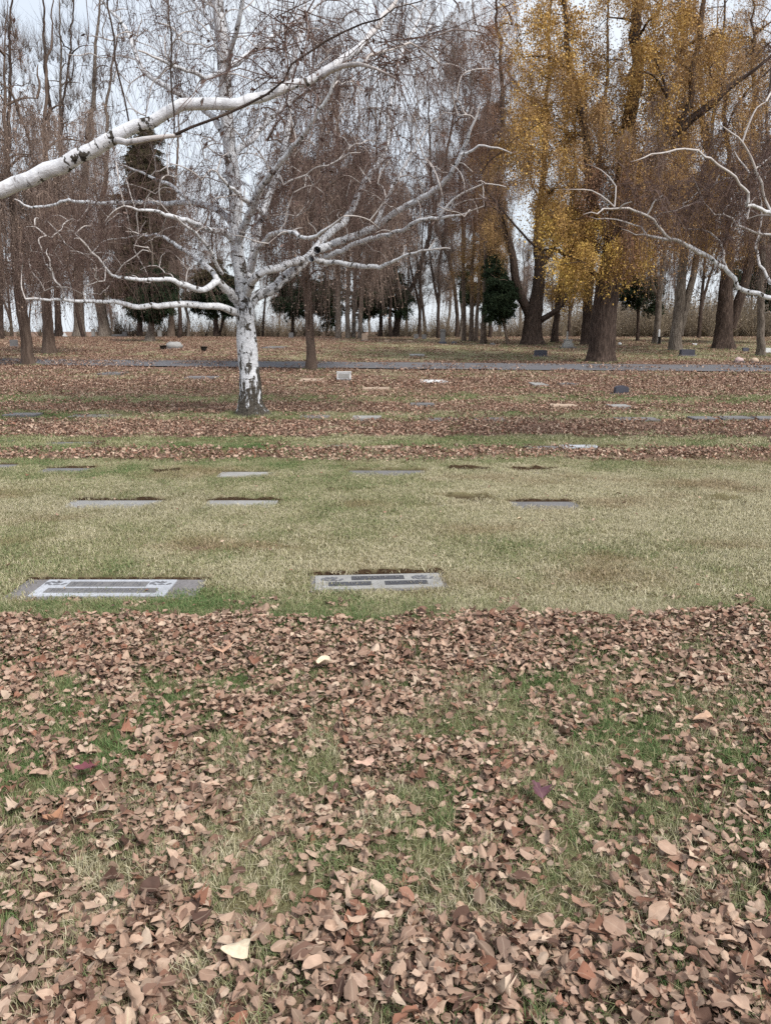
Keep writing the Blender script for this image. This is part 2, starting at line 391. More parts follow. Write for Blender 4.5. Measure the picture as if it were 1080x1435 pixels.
# ------------------------------------------------------------------ instancing by geometry nodes
def protos(name, meshes, mat):
    c = bpy.data.collections.new(name)
    for i, me in enumerate(meshes):
        me.materials.append(mat)
        o = bpy.data.objects.new('%s_%02d' % (name, i), me); c.objects.link(o)
    return c
_trees = {}
def scatter_tree(coll):
    if coll.name in _trees: return _trees[coll.name]
    t = bpy.data.node_groups.new('scatter_'+coll.name, 'GeometryNodeTree')
    t.interface.new_socket('Geometry', in_out='INPUT', socket_type='NodeSocketGeometry')
    t.interface.new_socket('Geometry', in_out='OUTPUT', socket_type='NodeSocketGeometry')
    n = t.nodes.new; gi = n('NodeGroupInput'); go = n('NodeGroupOutput')
    ci = n('GeometryNodeCollectionInfo'); ci.inputs['Collection'].default_value = coll
    ci.inputs['Separate Children'].default_value = True; ci.inputs['Reset Children'].default_value = True
    ip = n('GeometryNodeInstanceOnPoints'); ip.inputs['Pick Instance'].default_value = True
    def na(nm, ty):
        a = n('GeometryNodeInputNamedAttribute'); a.data_type = ty; a.inputs['Name'].default_value = nm
        return [o for o in a.outputs if o.enabled and o.name == 'Attribute'][0]
    e2r = n('FunctionNodeEulerToRotation')
    t.links.new(gi.outputs[0], ip.inputs['Points']); t.links.new(ci.outputs[0], ip.inputs['Instance'])
    t.links.new(na('var', 'INT'), ip.inputs['Instance Index'])
    t.links.new(na('rot', 'FLOAT_VECTOR'), e2r.inputs[0]); t.links.new(e2r.outputs[0], ip.inputs['Rotation'])
    t.links.new(na('scl', 'FLOAT'), ip.inputs['Scale'])
    t.links.new(ip.outputs[0], go.inputs[0])
    _trees[coll.name] = t
    return t
def scatter(name, coll, pos, rot, scl, var=None, parent=None, kind='stuff', attrs=None, off=(0, 0, 0), **props):
    n = len(pos); nv = len(coll.objects)
    if var is None: var = rng.integers(0, nv, n)
    a = {'rot': np.asarray(rot), 'scl': np.asarray(scl, float), 'var': np.asarray(var).astype(int)}
    a.update(attrs or {})
    me = mesh_np(name, np.asarray(pos)-np.asarray(off, float), attrs=a)
    o = link(name, me, None, parent, kind, **props)
    md = o.modifiers.new('scatter', 'NODES'); md.node_group = scatter_tree(coll)
    return o

# ------------------------------------------------------------------ ground
markers_rects = []   # (cx, cy, half_w, half_d, rot, lip)
def marker_spec(xl, xr, yf, yb, **k):
    a = G((xl+xr)/2, yf); b = G((xl+xr)/2, yb)
    cy = (a[1]+b[1])/2; mp_ = (mpp(a[1])+mpp(b[1]))/2
    return dict(cx=(a[0]+b[0])/2, cy=cy, z=float(base_z(cy)), hw=(xr-xl)/2*mp_, hd=max((b[1]-a[1])/2, .16 if cy < 12 else .2), **k)
MK = []
def mk(*a, **k):
    s = marker_spec(*a, **k); MK.append(s); return s
G1 = 'flat grave markers set in the lawn'
mk(20, 283, 841, 813.5, mat='concrete', lip=.02, style='plate', lab='wide flat marker with pale inscribed plate on grey concrete border, nearest on the left')
mk(434, 626, 829, 807, mat='concrete', lip=.042, style='rose', rot=.075, low=.0, lab='flat granite marker with flower carvings and dark name panel, just above the leaf litter')
mk(92, 222, 710.5, 703.5, mat='granite_pale', lip=.045, lab='long pale flat marker left of a shorter one, in the second row of the lawn')
mk(287, 387, 711, 704, mat='granite_pale', lip=.05, lab='shorter pale flat marker behind the left inscribed plate, with a leafy dark back edge')
mk(612, 694, 706.5, 702, mat='concrete', lip=.09, low=.008, lab='sunken flat marker showing only a dark overgrown slit, left of a half covered one')
mk(716, 812, 712, 705, mat='granite', lip=.05, lab='grey flat marker half covered by turf, rightmost clear one in the second row')
mk(1000, 1042, 709, 705, mat='concrete', lip=.09, low=.04, lab='small sunken marker almost lost in grass at the right of the second row')
mk(-20, 18, 656, 652, mat='granite', lip=.03, lab='grey flat marker cut off by the left edge of the view')
mk(56, 126, 662.5, 657.5, mat='granite', lip=.04, lab='grey flat marker beside a bare earth patch at the upper left of the lawn')
mk(205, 246, 668, 664, mat='concrete', lip=.08, low=.03, lab='small overgrown marker slit right of the bare earth patch')
mk(306, 382, 668, 663.5, mat='granite_pale', lip=.035, lab='pale flat marker on the lawn straight below the white birch trunk')
mk(488, 596, 666, 661, mat='granite', lip=.045, lab='longest flat marker of the third row with a ragged turf edge')
mk(632, 692, 664, 660.5, mat='concrete', lip=.08, low=.03, lab='sunken marker slit in the third row, next right of the longest one')
mk(723, 785, 664, 660.5, mat='concrete', lip=.08, low=.03, lab='sunken marker slit at the right end of the third row')
mk(-10, 24, 618.5, 615, mat='concrete', lip=.03, low=.02, lab='dark marker slit at the left edge just behind the leaf band')
mk(62, 140, 624, 619.5, mat='granite', lip=.03, lab='grey flat marker at the left in the grass strip between leaf bands')
mk(210, 262, 624.5, 621.5, mat='concrete', lip=.04, low=.02, lab='overgrown marker left of the birch trunk in the strip between leaf bands')
mk(290, 384, 625, 622, mat='concrete', lip=.04, low=.02, lab='overgrown marker in front of the birch foot in the strip between leaf bands')
mk(452, 500, 628, 624.5, mat='granite', lip=.045, lab='dark edged flat marker, first one right of the birch in the narrow grass strip')
mk(512, 576, 629, 625.5, mat='tan_stone', lip=.03, lab='tan flat marker, second one right of the birch in the narrow grass strip')
mk(614, 664, 629, 626, mat='concrete', lip=.035, low=.01, lab='small marker midway along the narrow grass strip beside the leaf band')
mk(735, 784, 629.5, 626, mat='concrete', lip=.035, lab='dark topped marker touching the brightest pale one')
mk(786, 840, 630, 623.5, mat='plate_pale', lip=.005, lab='brightest pale flat marker in the narrow grass strip behind the leaf band')
mk(850, 910, 630.5, 627, mat='granite', lip=.04, low=.01, lab='flat marker just right of the brightest pale one')
mk(1003, 1066, 629.5, 626, mat='concrete', lip=.04, low=.01, lab='dark marker at the right end of the narrow grass strip')
mk(10, 55, 584, 581, mat='granite', lip=.03, lab='grey flat marker far left in the green strip level with the birch foot')
mk(100, 166, 585, 582, mat='concrete', lip=.035, low=.02, lab='dark marker slit in the green strip, second one left of the birch foot')
mk(420, 462, 585.5, 582.5, mat='concrete', lip=.04, low=.02, lab='dark marker slit right beside the birch foot')
mk(494, 534, 589, 585.5, mat='granite_pale', lip=.01, lab='light grey flat marker short way right of the birch foot')
mk(600, 642, 589.5, 587, mat='concrete', lip=.04, low=.02, lab='dark marker slit, left one of a pair at the centre of the green strip')
mk(664, 706, 589.5, 587, mat='concrete', lip=.04, low=.02, lab='dark marker slit, right one of a pair at the centre of the green strip')
mk(862, 920, 589.5, 587, mat='concrete', lip=.03, low=.01, lab='dull marker well right in the green strip before three lighter ones')
mk(968, 1000, 590, 587.5, mat='granite', lip=.01, lab='light flat marker, first of three at the right end of the green strip')
mk(1006, 1050, 589, 586, mat='granite', lip=.03, lab='flat marker, middle of three at the right end of the green strip')
mk(1056, 1100, 589.5, 586.5, mat='granite', lip=.02, lab='light flat marker cut by the right edge in the green strip')
mk(575, 608, 569, 567, mat='granite', lip=.02, lab='small flat marker between the two upper green strips, straight ahead')
mk(770, 806, 571, 569, mat='tan_stone', lip=.01, lab='tan flat marker below the dark barrel shaped stone')
mk(852, 880, 571.5, 569.5, mat='granite_pale', lip=.01, lab='light flat marker among leaves right below the dark barrel shaped stone')
mk(144, 174, 526, 522.5, mat='granite', lip=.01, lab='grey flat marker among leaves near the road at the left')
mk(262, 304, 531, 528.5, mat='concrete', lip=.01, lab='dull flat marker among leaves left of the birch, near the road')
mk(420, 452, 536, 532, mat='tan_stone', lip=.0, lab='tan flat marker at the foot of the slim brown trunk')
mk(508, 545, 547.5, 545.5, mat='tan_stone', lip=.0, lab='thin tan flat marker below the small white headstone')
mk(588, 626, 537.5, 534, mat='white_stone', lip=.01, lab='white flat marker lying alone among leaves this side of the road')
mk(744, 764, 542, 537.5, mat='granite_pale', lip=.0, lab='pale low marker, left of two below the big golden tree')
mk(782, 808, 541, 538.5, mat='granite', lip=.01, lab='grey thin marker, right of two below the big golden tree')
mk(574, 594, 499.5, 496.5, mat='granite_pale', lip=.0, lab='pale flat marker just beyond the road near the centre')
mk(370, 400, 489, 485.5, mat='granite', lip=.0, lab='grey flat marker on the grass beyond the road beside the birch')
for s in MK: s.setdefault('rot', 0); s.setdefault('low', 0.0); s.setdefault('style', 'flat')

def rect_local(x, y, s):
    c, n = math.cos(s['rot']), math.sin(s['rot'])
    dx, dy = x-s['cx'], y-s['cy']
    return dx*c+dy*n, -dx*n+dy*c
def ground_z(x, y, fine=True):
    z = base_z(y)+(fbm(x, y, 3.0, 70)-.5)*.03*np.clip((np.asarray(y)-.5)/3, 0, 1)*np.clip(1.4-np.asarray(y)/40, 0, 1)
    return z
def lip_z(x, y):
    dz = np.zeros(np.shape(x)); soil = np.zeros(np.shape(x))
    for s in MK:
        if s['cy'] > 20: continue
        m = (np.abs(x-s['cx']) < s['hw']+.6) & (np.abs(y-s['cy']) < s['hd']+.6)
        if not m.any(): continue
        lx, ly = rect_local(x[m], y[m], s)
        ex = np.abs(lx)-s['hw']; eb = ly-s['hd']; ef = -ly-s['hd']
        n = vnoise(lx*1.0+s['cx']*3, ly*0+s['cy'], .07, 5)
        inside = (ex < 0) & (eb < 0) & (ef < 0)
        along = np.clip(-ex/.05+1, 0, 1)
        lip = .62*s['lip']*(.35+1.1*n)*np.exp(-np.clip(eb-.02, 0, 9)/.16)*along*(eb > .008)
        side = s['lip']*.35*np.exp(-np.clip(ex, 0, 9)/.1)*(ex > .005)*(eb < 0)*(ef < .0)
        d = np.where(inside, -.03-s['low'], np.maximum(lip, side))
        so = np.where((eb > -.03) & (eb < .018) & (ex < .02), 1.0, 0)*(s['lip'] > .015)
        so = np.maximum(so, np.where(inside, .8, 0))
        dz[m] = np.where(inside, d, np.maximum(dz[m], d)); soil[m] = np.maximum(soil[m], so)
    return dz, soil

rows = [-60, -30, -12, -5, -2, -.8, 0, .5]
y_ = .5
while y_ < 900:
    if y_ < 3.8: st = .03
    elif y_ < 5.2: st = .0125
    elif y_ < 10.5: st = .02 + .001*(y_-5)
    elif y_ < 20: st = .035
    elif y_ < 60: st = .035*y_/20*1.6
    else: st = y_*.05
    y_ += st; rows.append(y_)
rows = np.array(rows)
uu = np.concatenate([-np.geomspace(30, .76, 14)[:-1], np.linspace(-.75, .75, 330), np.geomspace(.76, 30, 14)[1:]])
wid = np.where(rows > 0, rows+.6, .6-rows*.3)
wid = np.minimum(wid, 140)
GX = uu[None, :]*wid[:, None]; GYY = np.repeat(rows[:, None], len(uu), 1)
lz, soil = lip_z(GX, GYY)
GZ = ground_z(GX, GYY)+lz
patch = np.exp(-((GX-G(95, 672)[0])/.35)**2-((GYY-G(95, 672)[1])/.16)**2)*.8
soil = np.maximum(soil, patch*(fbm(GX, GYY, .3, 31) > .35))
bfoot = G(352, 583)
soil = np.maximum(soil, np.clip(1.3-np.hypot(GX-bfoot[0], GYY-bfoot[1])/.38, 0, 1)*.8)
nr, nc = GX.shape
ii = np.arange(nr-1)[:, None]*nc+np.arange(nc-1)[None, :]
Q = np.stack([ii, ii+1, ii+nc+1, ii+nc], -1).reshape(-1, 4)
me = mesh_np('ground', np.stack([GX, GYY, GZ], -1).reshape(-1, 3), Q, attrs={'leafc': cover(GX, GYY).ravel(), 'green': greenness(GX, GYY).ravel(), 'soil': soil.ravel()})
link('ground', me, M['ground'], kind='structure')

# the road: a cambered asphalt sheet laid over the turf
def road_mid(x): return 27.9-.13*x+.0012*x*x
xs = np.linspace(-42, 42, 120); ac = np.linspace(-1.6, 1.6, 9)
V = []
for x in xs:
    for a in ac:
        e = 1+.04*math.sin(x*1.7)+.03*math.sin(x*4.1+a)
        y = road_mid(x)+a*e; V.append((x, y, float(base_z(y))+.035+.03*(1-(a/1.6)**2)))
Q = [(i*9+j, (i+1)*9+j, (i+1)*9+j+1, i*9+j+1) for i in range(119) for j in range(8)]
link('road', mesh_np('road', V, Q), M['road'], kind='structure')
def on_road(x, y): return np.abs(y-road_mid(x)) < 1.55

# ------------------------------------------------------------------ leaf, grass prototypes
def leaf_mesh(kind, r, size=1.0, far=False):
    if kind == 'oval': ts = [0, .15, .26, .42, .6, .78, .9, 1]; ws = [.012, .02, .18, .29, .31, .24, .14, .03]
    elif kind == 'tooth': ts = [0, .16, .2, .34, .48, .62, .8, 1]; ws = [.012, .018, .24, .36, .27, .32, .15, .01]
    elif kind == 'round': ts = [0, .18, .24, .4, .58, .76, .9, 1]; ws = [.012, .02, .24, .38, .40, .33, .21, .05]
    else: ts = [0, .2, .25, .36, .46, .58, .7, .84, 1]; ws = [.012, .02, .3, .56, .26, .46, .16, .2, .02]
    cols = np.array([-1, -.5, 0, .5, 1]) if not far else np.array([-1, 0, 1])
    ts = np.array(ts); ws = np.array(ws)*(.85+.3*r.random())
    if far: ts = ts[[0, 2, 4, 6]]; ws = ws[[0, 2, 4, 6]]
    t, c = np.meshgrid(ts, cols, indexing='ij')
    w_ = ws[:, None]*(1+.13*(r.random((len(ts), len(cols)))-.5)*2)
    x = c*w_*.86
    lobe = .10*np.abs(c)*(1 if kind == 'maple' else .5)
    y = t-.5+lobe*np.sin(t*9)*(t > .2)+(r.random(t.shape)-.5)*.055*(np.abs(c) > .9)*(t > .2)
    fold = r.uniform(.0, .9)*(r.random() < .7); bend = r.uniform(-1.2, 1.8); curl = r.uniform(-1.2, 1.6)
    z = fold*np.abs(x)*.7+(curl*x*x*1.4)
    twist = r.uniform(-.6, .6)*(t-.5)
    z = z+x*twist+bend*(t-.5)**2*.55+(r.random(t.shape)-.5)*.13*(t > .2)
    z = z-.0
    V = np.stack([x, y, z], -1).reshape(-1, 3)*size
    n, m = t.shape
    i = np.arange(n-1)[:, None]*m+np.arange(m-1)[None, :]
    Q = np.stack([i, i+1, i+m+1, i+m], -1).reshape(-1, 4)
    return V, Q
lr_ = np.random.default_rng(11)
leaf_meshes = []
LS = .0405
for k in ['oval', 'tooth', 'round', 'tooth', 'oval', 'maple', 'tooth', 'round', 'oval', 'round', 'maple', 'oval', 'tooth', 'oval', 'round', 'tooth', 'oval', 'oval', 'round', 'tooth', 'oval', 'round']:
    V, Q = leaf_mesh(k, lr_, LS*lr_.uniform(.85, 1.15))
    leaf_meshes.append(mesh_np('fallen_leaf', V, Q, attrs={'lco': V*(1/1.0), 'lr': np.zeros(len(V))}))
LEAF = protos('litter_leaf', leaf_meshes, M['leaf'])
def leaf_patch(n, rad, s, zr):
    g_ = Geo(); lr = []; lco = []
    for i in range(n):
        V, Q = leaf_mesh(lr_.choice(['oval', 'tooth', 'round', 'maple']), lr_, s*lr_.uniform(.7, 1.2), far=True)
        R = np.array(Matrix.Rotation(lr_.uniform(0, 2*pi), 3, 'Z') @ Matrix.Rotation(lr_.normal(0, .45), 3, 'X') @ Matrix.Rotation(lr_.normal(0, .45), 3, 'Y'))
        a, q_ = lr_.uniform(0, 2*pi), rad*math.sqrt(lr_.random())
        g_.add(V@R.T+np.array([q_*math.cos(a), q_*math.sin(a), lr_.uniform(.008, zr)]), Q); lr += [lr_.random()]*len(V); lco.append(V)
    V = np.concatenate(g_.V)
    return mesh_np('leaf_patch', V, np.concatenate(g_.Q), attrs={'lr': np.array(lr), 'lco': np.concatenate(lco)})
PATCH_S = protos('leaf_patch_small', [leaf_patch(13, .17, .052, .05) for _ in range(6)], M['leaf'])
PATCH_L = protos('leaf_patch_large', [leaf_patch(32, .42, .066, .07) for _ in range(6)], M['leaf'])
def turf(n, rad, h, wd, lean, seed):
    r = np.random.default_rng(seed)
    a = r.uniform(0, 2*pi, n); q_ = rad*np.sqrt(r.random(n)); base = np.stack([q_*np.cos(a), q_*np.sin(a), -.004*np.ones(n)], -1)
    hh = h*r.uniform(.5, 1.15, n); d = r.uniform(0, 2*pi, n); ln = np.abs(r.normal(0, lean, n))
    dirv = np.stack([np.cos(d), np.sin(d), 0*d], -1); e = r.uniform(0, 2*pi, n); side = np.stack([np.cos(e), np.sin(e), 0*e], -1)*wd/2
    mid = base+np.stack([0*hh, 0*hh, hh*.55], -1)+dirv*(ln*hh*.35)[:, None]
    tip = base+np.stack([0*hh, 0*hh, hh*np.maximum(.35, 1-ln*.4)], -1)+dirv*(ln*hh*1.1)[:, None]
    V = np.stack([base-side, base+side, mid+side*.85, mid-side*.85, tip], 1).reshape(-1, 3)
    i = np.arange(n)*5
    Q = np.stack([i, i+1, i+2, i+3], -1); T = np.stack([i+3, i+2, i+4], -1)
    rn = np.repeat(r.random(n), 5); hv = np.tile([0, 0, .55, .55, 1.], n)
    return mesh_np('turf', V, Q, T, attrs={'rnd': rn, 'hh': hv})
TUFT = protos('grass_tuft', [turf(34, .05, .072, .0030, .7, 50+i) for i in range(6)], M['grass'])
LAWN = protos('lawn_patch', [turf(110, .12, .032, .0038, 1.1, 70+i) for i in range(6)], M['grass'])
LAWN_F = protos('far_lawn_patch', [turf(120, .24, .045, .008, 1.0, 90+i) for i in range(4)], M['grass'])

def wedge(n, y0, y1, half=.62, pad=.5, seed=None):
    r = rng
    y = np.sqrt(r.uniform(y0*y0, y1*y1, n)); x = r.uniform(-1, 1, n)*(half*y+pad)
    return x, y
def hides_marker(x, y, front=.02, back=.05, sidep=.0):
    m = np.zeros(len(x), bool)
    for s in MK:
        lx, ly = rect_local(x, y, s)
        k = .6 if s['low'] > 0 else 1
        m |= (np.abs(lx) < s['hw']+sidep) & (ly > -s['hd']+front+(s['hd']*2*.75 if s['low'] > 0 else 0)) & (ly < s['hd']+back)
    return m
def zrot(n, tilt): return np.stack([rng.normal(0, tilt, n), rng.normal(0, tilt, n), rng.uniform(0, 2*pi, n)], -1)
def gz(x, y):
    dz, _ = lip_z(x, y); return ground_z(x, y)+np.maximum(dz, 0)

# grass in the leafy foreground
x, y = wedge(11500, .9, 4.35); c = cover(x, y)
k = (rng.random(len(x)) < np.clip(1.25-.75*c, .18, 1)); x, y = x[k], y[k]
scatter('foreground_grass', TUFT, np.stack([x, y, gz(x, y)], -1), zrot(len(x), .15), rng.uniform(.45, .85, len(x)), attrs={'green': np.clip(greenness(x, y)+.1+rng.normal(0, .12, len(x)), 0, 1)},
        label='patchy green grass showing between the fallen leaves in front', category='grass')
# mown lawn
x, y = wedge(17000, 3.9, 10.9); c = cover(x, y); k = ~hides_marker(x, y, .06, .10, .05) & (rng.random(len(x)) > c*.9) & (rng.random(len(x)) < .45+.9*fbm(x, y, .28, 77)); x, y = x[k], y[k]
scatter('lawn_grass', LAWN, np.stack([x, y, gz(x, y)], -1), zrot(len(x), .06), rng.uniform(.75, 1.25, len(x)), attrs={'green': np.clip(greenness(x, y)+rng.normal(0, .09, len(x)), 0, 1), 'brn': brown(x, y)},
        label='mown pale olive lawn between the rows of flat markers', category='grass')
# edges of turf around markers: small shaggy tufts
px_, py_ = [], []
for s in MK:
    if s['cy'] > 18: continue
    n = int(s['hw']*2*95); t = rng.uniform(-1.03, 1.03, n)*s['hw']; back = rng.random(n) < .62
    o_ = np.where(back, s['hd']+rng.uniform(-.004, .09, n), -s['hd']-rng.uniform(-.03, .06, n))
    c_, s_ = math.cos(s['rot']), math.sin(s['rot'])
    px_.append(s['cx']+t*c_-o_*s_); py_.append(s['cy']+t*s_+o_*c_)
x = np.concatenate(px_); y = np.concatenate(py_)
scatter('marker_edge_grass', TUFT, np.stack([x, y, gz(x, y)-.006], -1), zrot(len(x), .35), rng.uniform(.32, .6, len(x)), attrs={'green': np.clip(greenness(x, y)-.1+rng.normal(0, .15, len(x)), 0, 1), 'brn': np.clip(rng.normal(.25, .3, len(x)), 0, .8)},
        label='shaggy untrimmed grass round the edges of the flat markers', category='grass')
x, y = wedge(13000, 10.2, 26); c = cover(x, y); k = ~hides_marker(x, y, .1, .1) & (rng.random(len(x)) > c*.93) & ~on_road(x, y); x, y = x[k], y[k]
scatter('grass_strips', LAWN_F, np.stack([x, y, gz(x, y)], -1), zrot(len(x), .05), rng.uniform(.7, 1.1, len(x)), attrs={'green': np.clip(greenness(x, y)+rng.normal(0, .1, len(x)), 0, 1)},
        label='green grass strips along the marker rows between leaf bands', category='grass')
x, y = wedge(9000, 30, 62, .6, 2); c = cover(x, y); k = (rng.random(len(x)) > c*.9) & ~on_road(x, y); x, y = x[k], y[k]
scatter('far_grass', LAWN_F, np.stack([x, y, gz(x, y)], -1), zrot(len(x), .05), rng.uniform(1.1, 1.7, len(x)), attrs={'green': np.clip(greenness(x, y)-.05+rng.normal(0, .1, len(x)), 0, 1)},
        label='thin olive grass under the trees beyond the road', category='grass')

# leaves of the foreground
x, y = wedge(72000, .95, 4.5, .62, .4); c = cover(x, y)
k = rng.random(len(x)) < np.maximum(np.clip(c*1.12-.08, 0, 1)**1.35, .13*(y < 4.08)); x, y = x[k], y[k]; n = len(x); c = c[k]
lay = rng.random(n)
z = gz(x, y)+.008+lay**1.4*(.012+.034*c)
up = rng.random(n)
rot = np.stack([rng.normal(0, .36, n)+np.where(up < .5, pi, 0), rng.normal(0, .36, n), rng.uniform(0, 2*pi, n)], -1)
scl = np.clip(rng.lognormal(-.06, .31, n), .45, 1.8)*np.where(y < 2.3, .99, .92)
var = rng.integers(0, len(leaf_meshes), n)
fx = x/(y*math.cos(PITCH)+H*math.sin(PITCH)); inview = (np.abs(fx) < .5) & (y > Yp(1432))
score = scl/np.hypot(y, H)*(1+.12*lay)*np.where(inview & (lay > .35), 1, 0)
order = np.argsort(-score); top = order[:291]; rest = order[291:]
for i in top:
    o = link('fallen_leaf', leaf_meshes[var[i]])
    o.location = (x[i], y[i], z[i]+.006); o.rotation_euler = tuple(rot[i]); o.scale = (scl[i],)*3
    o['label'] = 'dry brown leaf in the leaf litter closest to the camera'; o['category'] = 'leaf'; o['group'] = 'fallen brown leaves in the near litter'
scatter('leaf_litter', LEAF, np.stack([x, y, z], -1)[rest], rot[rest], scl[rest], var[rest], label='thick litter of dry brown leaves over the foreground grass', category='leaves')
# a few strays over the lawn
x, y = wedge(3400, 4.0, 10.2); c = cover(x, y); k = rng.random(len(x)) < .03+.35*np.exp(-(y-4.05)/.16)+.09*(fbm(x, y, .8, 91) > .62)+c*.6; x, y = x[k], y[k]; n = len(x)
scatter('stray_leaves', LEAF, np.stack([x, y, gz(x, y)+.028], -1), zrot(n, .4), rng.uniform(.45, .95, n), label='stray brown leaves lying on the mown lawn', category='leaves')
x, y = wedge(12500, 9.4, 22); c = cover(x, y); k = (rng.random(len(x)) < c*1.05) & ~hides_marker(x, y, .0, .05); x, y = x[k], y[k]; n = len(x)
scatter('leaf_bands', PATCH_S, np.stack([x, y, gz(x, y)+.004], -1), zrot(n, .04), rng.uniform(.85, 1.15, n), label='bands of brown leaves lying along the rows around the birch', category='leaves')
x, y = wedge(11500, 20, 62, .6, 1); c = cover(x, y); k = (rng.random(len(x)) < c*.95+.03) & (~on_road(x, y) | ((rng.random(len(x)) < .2+.7*np.exp(-((x+13)/4)**2)))) & ~hides_marker(x, y, .0, .05); x, y = x[k], y[k]; n = len(x)
scatter('far_leaf_cover', PATCH_L, np.stack([x, y, gz(x, y)+.004+.05*on_road(x, y)], -1), zrot(n, .02), rng.uniform(.9, 1.2, n), label='scattered brown leaf cover on both sides of the road', category='leaves')

# single leaves that stand out
def special(px, py, size, kind, col, lab, rz, rx=0, seed=3):
    r = np.random.default_rng(seed); V, Q = leaf_mesh(kind, r, size*.78)
    me = mesh_np('fallen_leaf', V, Q, attrs={'lco': V, 'lr': np.zeros(len(V))})
    p = G(px, py); o = link('fallen_leaf', me, mat_leaf('leaf_tone', [(0, srgb(*col)), (1, srgb(*[min(255, int(v*1.08)) for v in col]))]))
    o.location = (p[0], p[1], p[2]+.062); o.rotation_euler = (rx*.5, .1, rz)
    o['label'] = lab; o['category'] = 'leaf'
special(338, 1353, .115, 'round', (212, 196, 170), 'large cream leaf lying near the bottom edge among brown leaves', 1.9, -.25, 2)
special(311, 928, .15, 'maple', (198, 158, 132), 'big tan leaf standing out at the upper left of the leaf litter', .4, -.5, 4)
special(457, 946, .12, 'round', (214, 196, 170), 'cream leaf lying in the upper part of the leaf litter', 1.3, -.5, 5)
special(755, 1132, .12, 'maple', (96, 66, 76), 'dark purple lobed leaf right of the middle of the litter', .2, .5, 6)
special(125, 1098, .12, 'maple', (110, 62, 72), 'dark wine red leaf at the left side of the litter', 2.2, .3, 7)
special(80, 1172, .115, 'maple', (160, 118, 92), 'light orange lobed leaf at the left side of the litter', 1.3, -.3, 8)
special(515, 1090, .115, 'maple', (208, 172, 152), 'broad pinkish leaf in the middle of the leaf litter', 1.6, -.2, 9)
special(985, 1025, .13, 'tooth', (188, 156, 132), 'long tan leaf at the right side of the litter', 1.5, -.2, 10)
special(728, 738, .07, 'round', (222, 202, 170), 'single pale leaf lying out on the open lawn', 1.5, -.3, 13)

# ------------------------------------------------------------------ flat markers
for s in MK:
    near = s['cy'] < 8
    z0 = float(ground_z(np.array(s['cx']), np.array(s['cy'])))
    t = thing('grave_marker', s['lab'], 'grave marker', (s['cx'], s['cy'], z0), G1, s['rot'])
    m = M[s['mat']]; top = .006-s['low']
    if s['cy'] > 12: top += .035
    if s['lip'] < .012 and s['cy'] > 12: top += .008
    bm = bmesh.new(); box_bm(bm, 0, 0, top-.05, s['hw']*2, s['hd']*2, .10, .006)
    bm_obj('slab', bm, m, t)
    if s['style'] == 'plate':
        hw, hd = s['hw'], s['hd']
        px0 = -hw*.03
        bm = bmesh.new(); box_bm(bm, px0, -.005, top+.005, hw*1.42, hd*1.66, .014, .003); pl = bm_obj('plate', bm, M['plate_pale'], t)
        bm = bmesh.new(); box_bm(bm, px0, .28*hd, top+.0135, hw*.86, hd*.5, .003); box_bm(bm, px0, -.36*hd, top+.0135, hw*1.18, hd*.44, .003); bm_obj('panel', bm, M['granite'], t)
        rows_ = [(px0, .28*hd, hw*.78, hd*.3), (px0, -.36*hd, hw*1.08, hd*.24)]
        flow = [(px0-hw*.58, .42*hd), (px0+hw*.56, .42*hd)]
    elif s['style'] == 'rose':
        hw, hd = s['hw'], s['hd']
        bm = bmesh.new(); box_bm(bm, 0, -.01, top+.004, hw*1.86, hd*1.75, .012, .003); bm_obj('plate', bm, M['granite_pale'], t)
        bm = bmesh.new(); box_bm(bm, 0, .32*hd, top+.0115, hw*.78, hd*.46, .003); box_bm(bm, -hw*.42, -.36*hd, top+.0115, hw*.62, hd*.46, .003); box_bm(bm, hw*.40, -.36*hd, top+.0115, hw*.62, hd*.46, .003)
        bm_obj('panel', bm, M['bronze'], t)
        rows_ = [(0, .32*hd, hw*.66, hd*.24), (-hw*.42, -.36*hd, hw*.5, hd*.2), (hw*.4, -.36*hd, hw*.5, hd*.2)]
        flow = [(-hw*.68, .3*hd), (hw*.66, .3*hd)]
    else: continue
    # worn strokes of the inscription (illegible in the photograph)
    bm = bmesh.new(); rr_ = np.random.default_rng(5)
    for (cx, cy, ww, hh) in rows_:
        nch = int(ww/.035)
        for i in range(nch):
            lx = cx-ww/2+ww*(i+.5)/nch
            if rr_.random() < .1: continue
            box_bm(bm, lx-.008, cy, top+.0165, .005, hh, .002)
            if rr_.random() < .7: box_bm(bm, lx, cy+hh*rr_.choice([-.4, 0, .4]), top+.0165, .011, hh*.18, .0021)
            if rr_.random() < .6: box_bm(bm, lx+.008, cy, top+.0165, .0045, hh*rr_.choice([.5, 1]), .0019)
    bm_obj('lettering', bm, M['letter'] if s['style'] == 'plate' else M['granite'], t)
    for fx_, fy_ in flow:
        bm = bmesh.new()
        for i in range(9):
            a = i*.7; r_ = .012*i**.5
            Mx = Matrix.Translation((fx_+r_*math.cos(a)*2.2, fy_+r_*math.sin(a), top+.0125)) @ Matrix.Rotation(a*1.3, 4, 'Z') @ Matrix.Diagonal((.026, .011, .003, 1))
            bmesh.ops.create_uvsphere(bm, u_segments=8, v_segments=4, radius=1, matrix=Mx)
        bm_obj('flower_carving', bm, M['letter'], t)

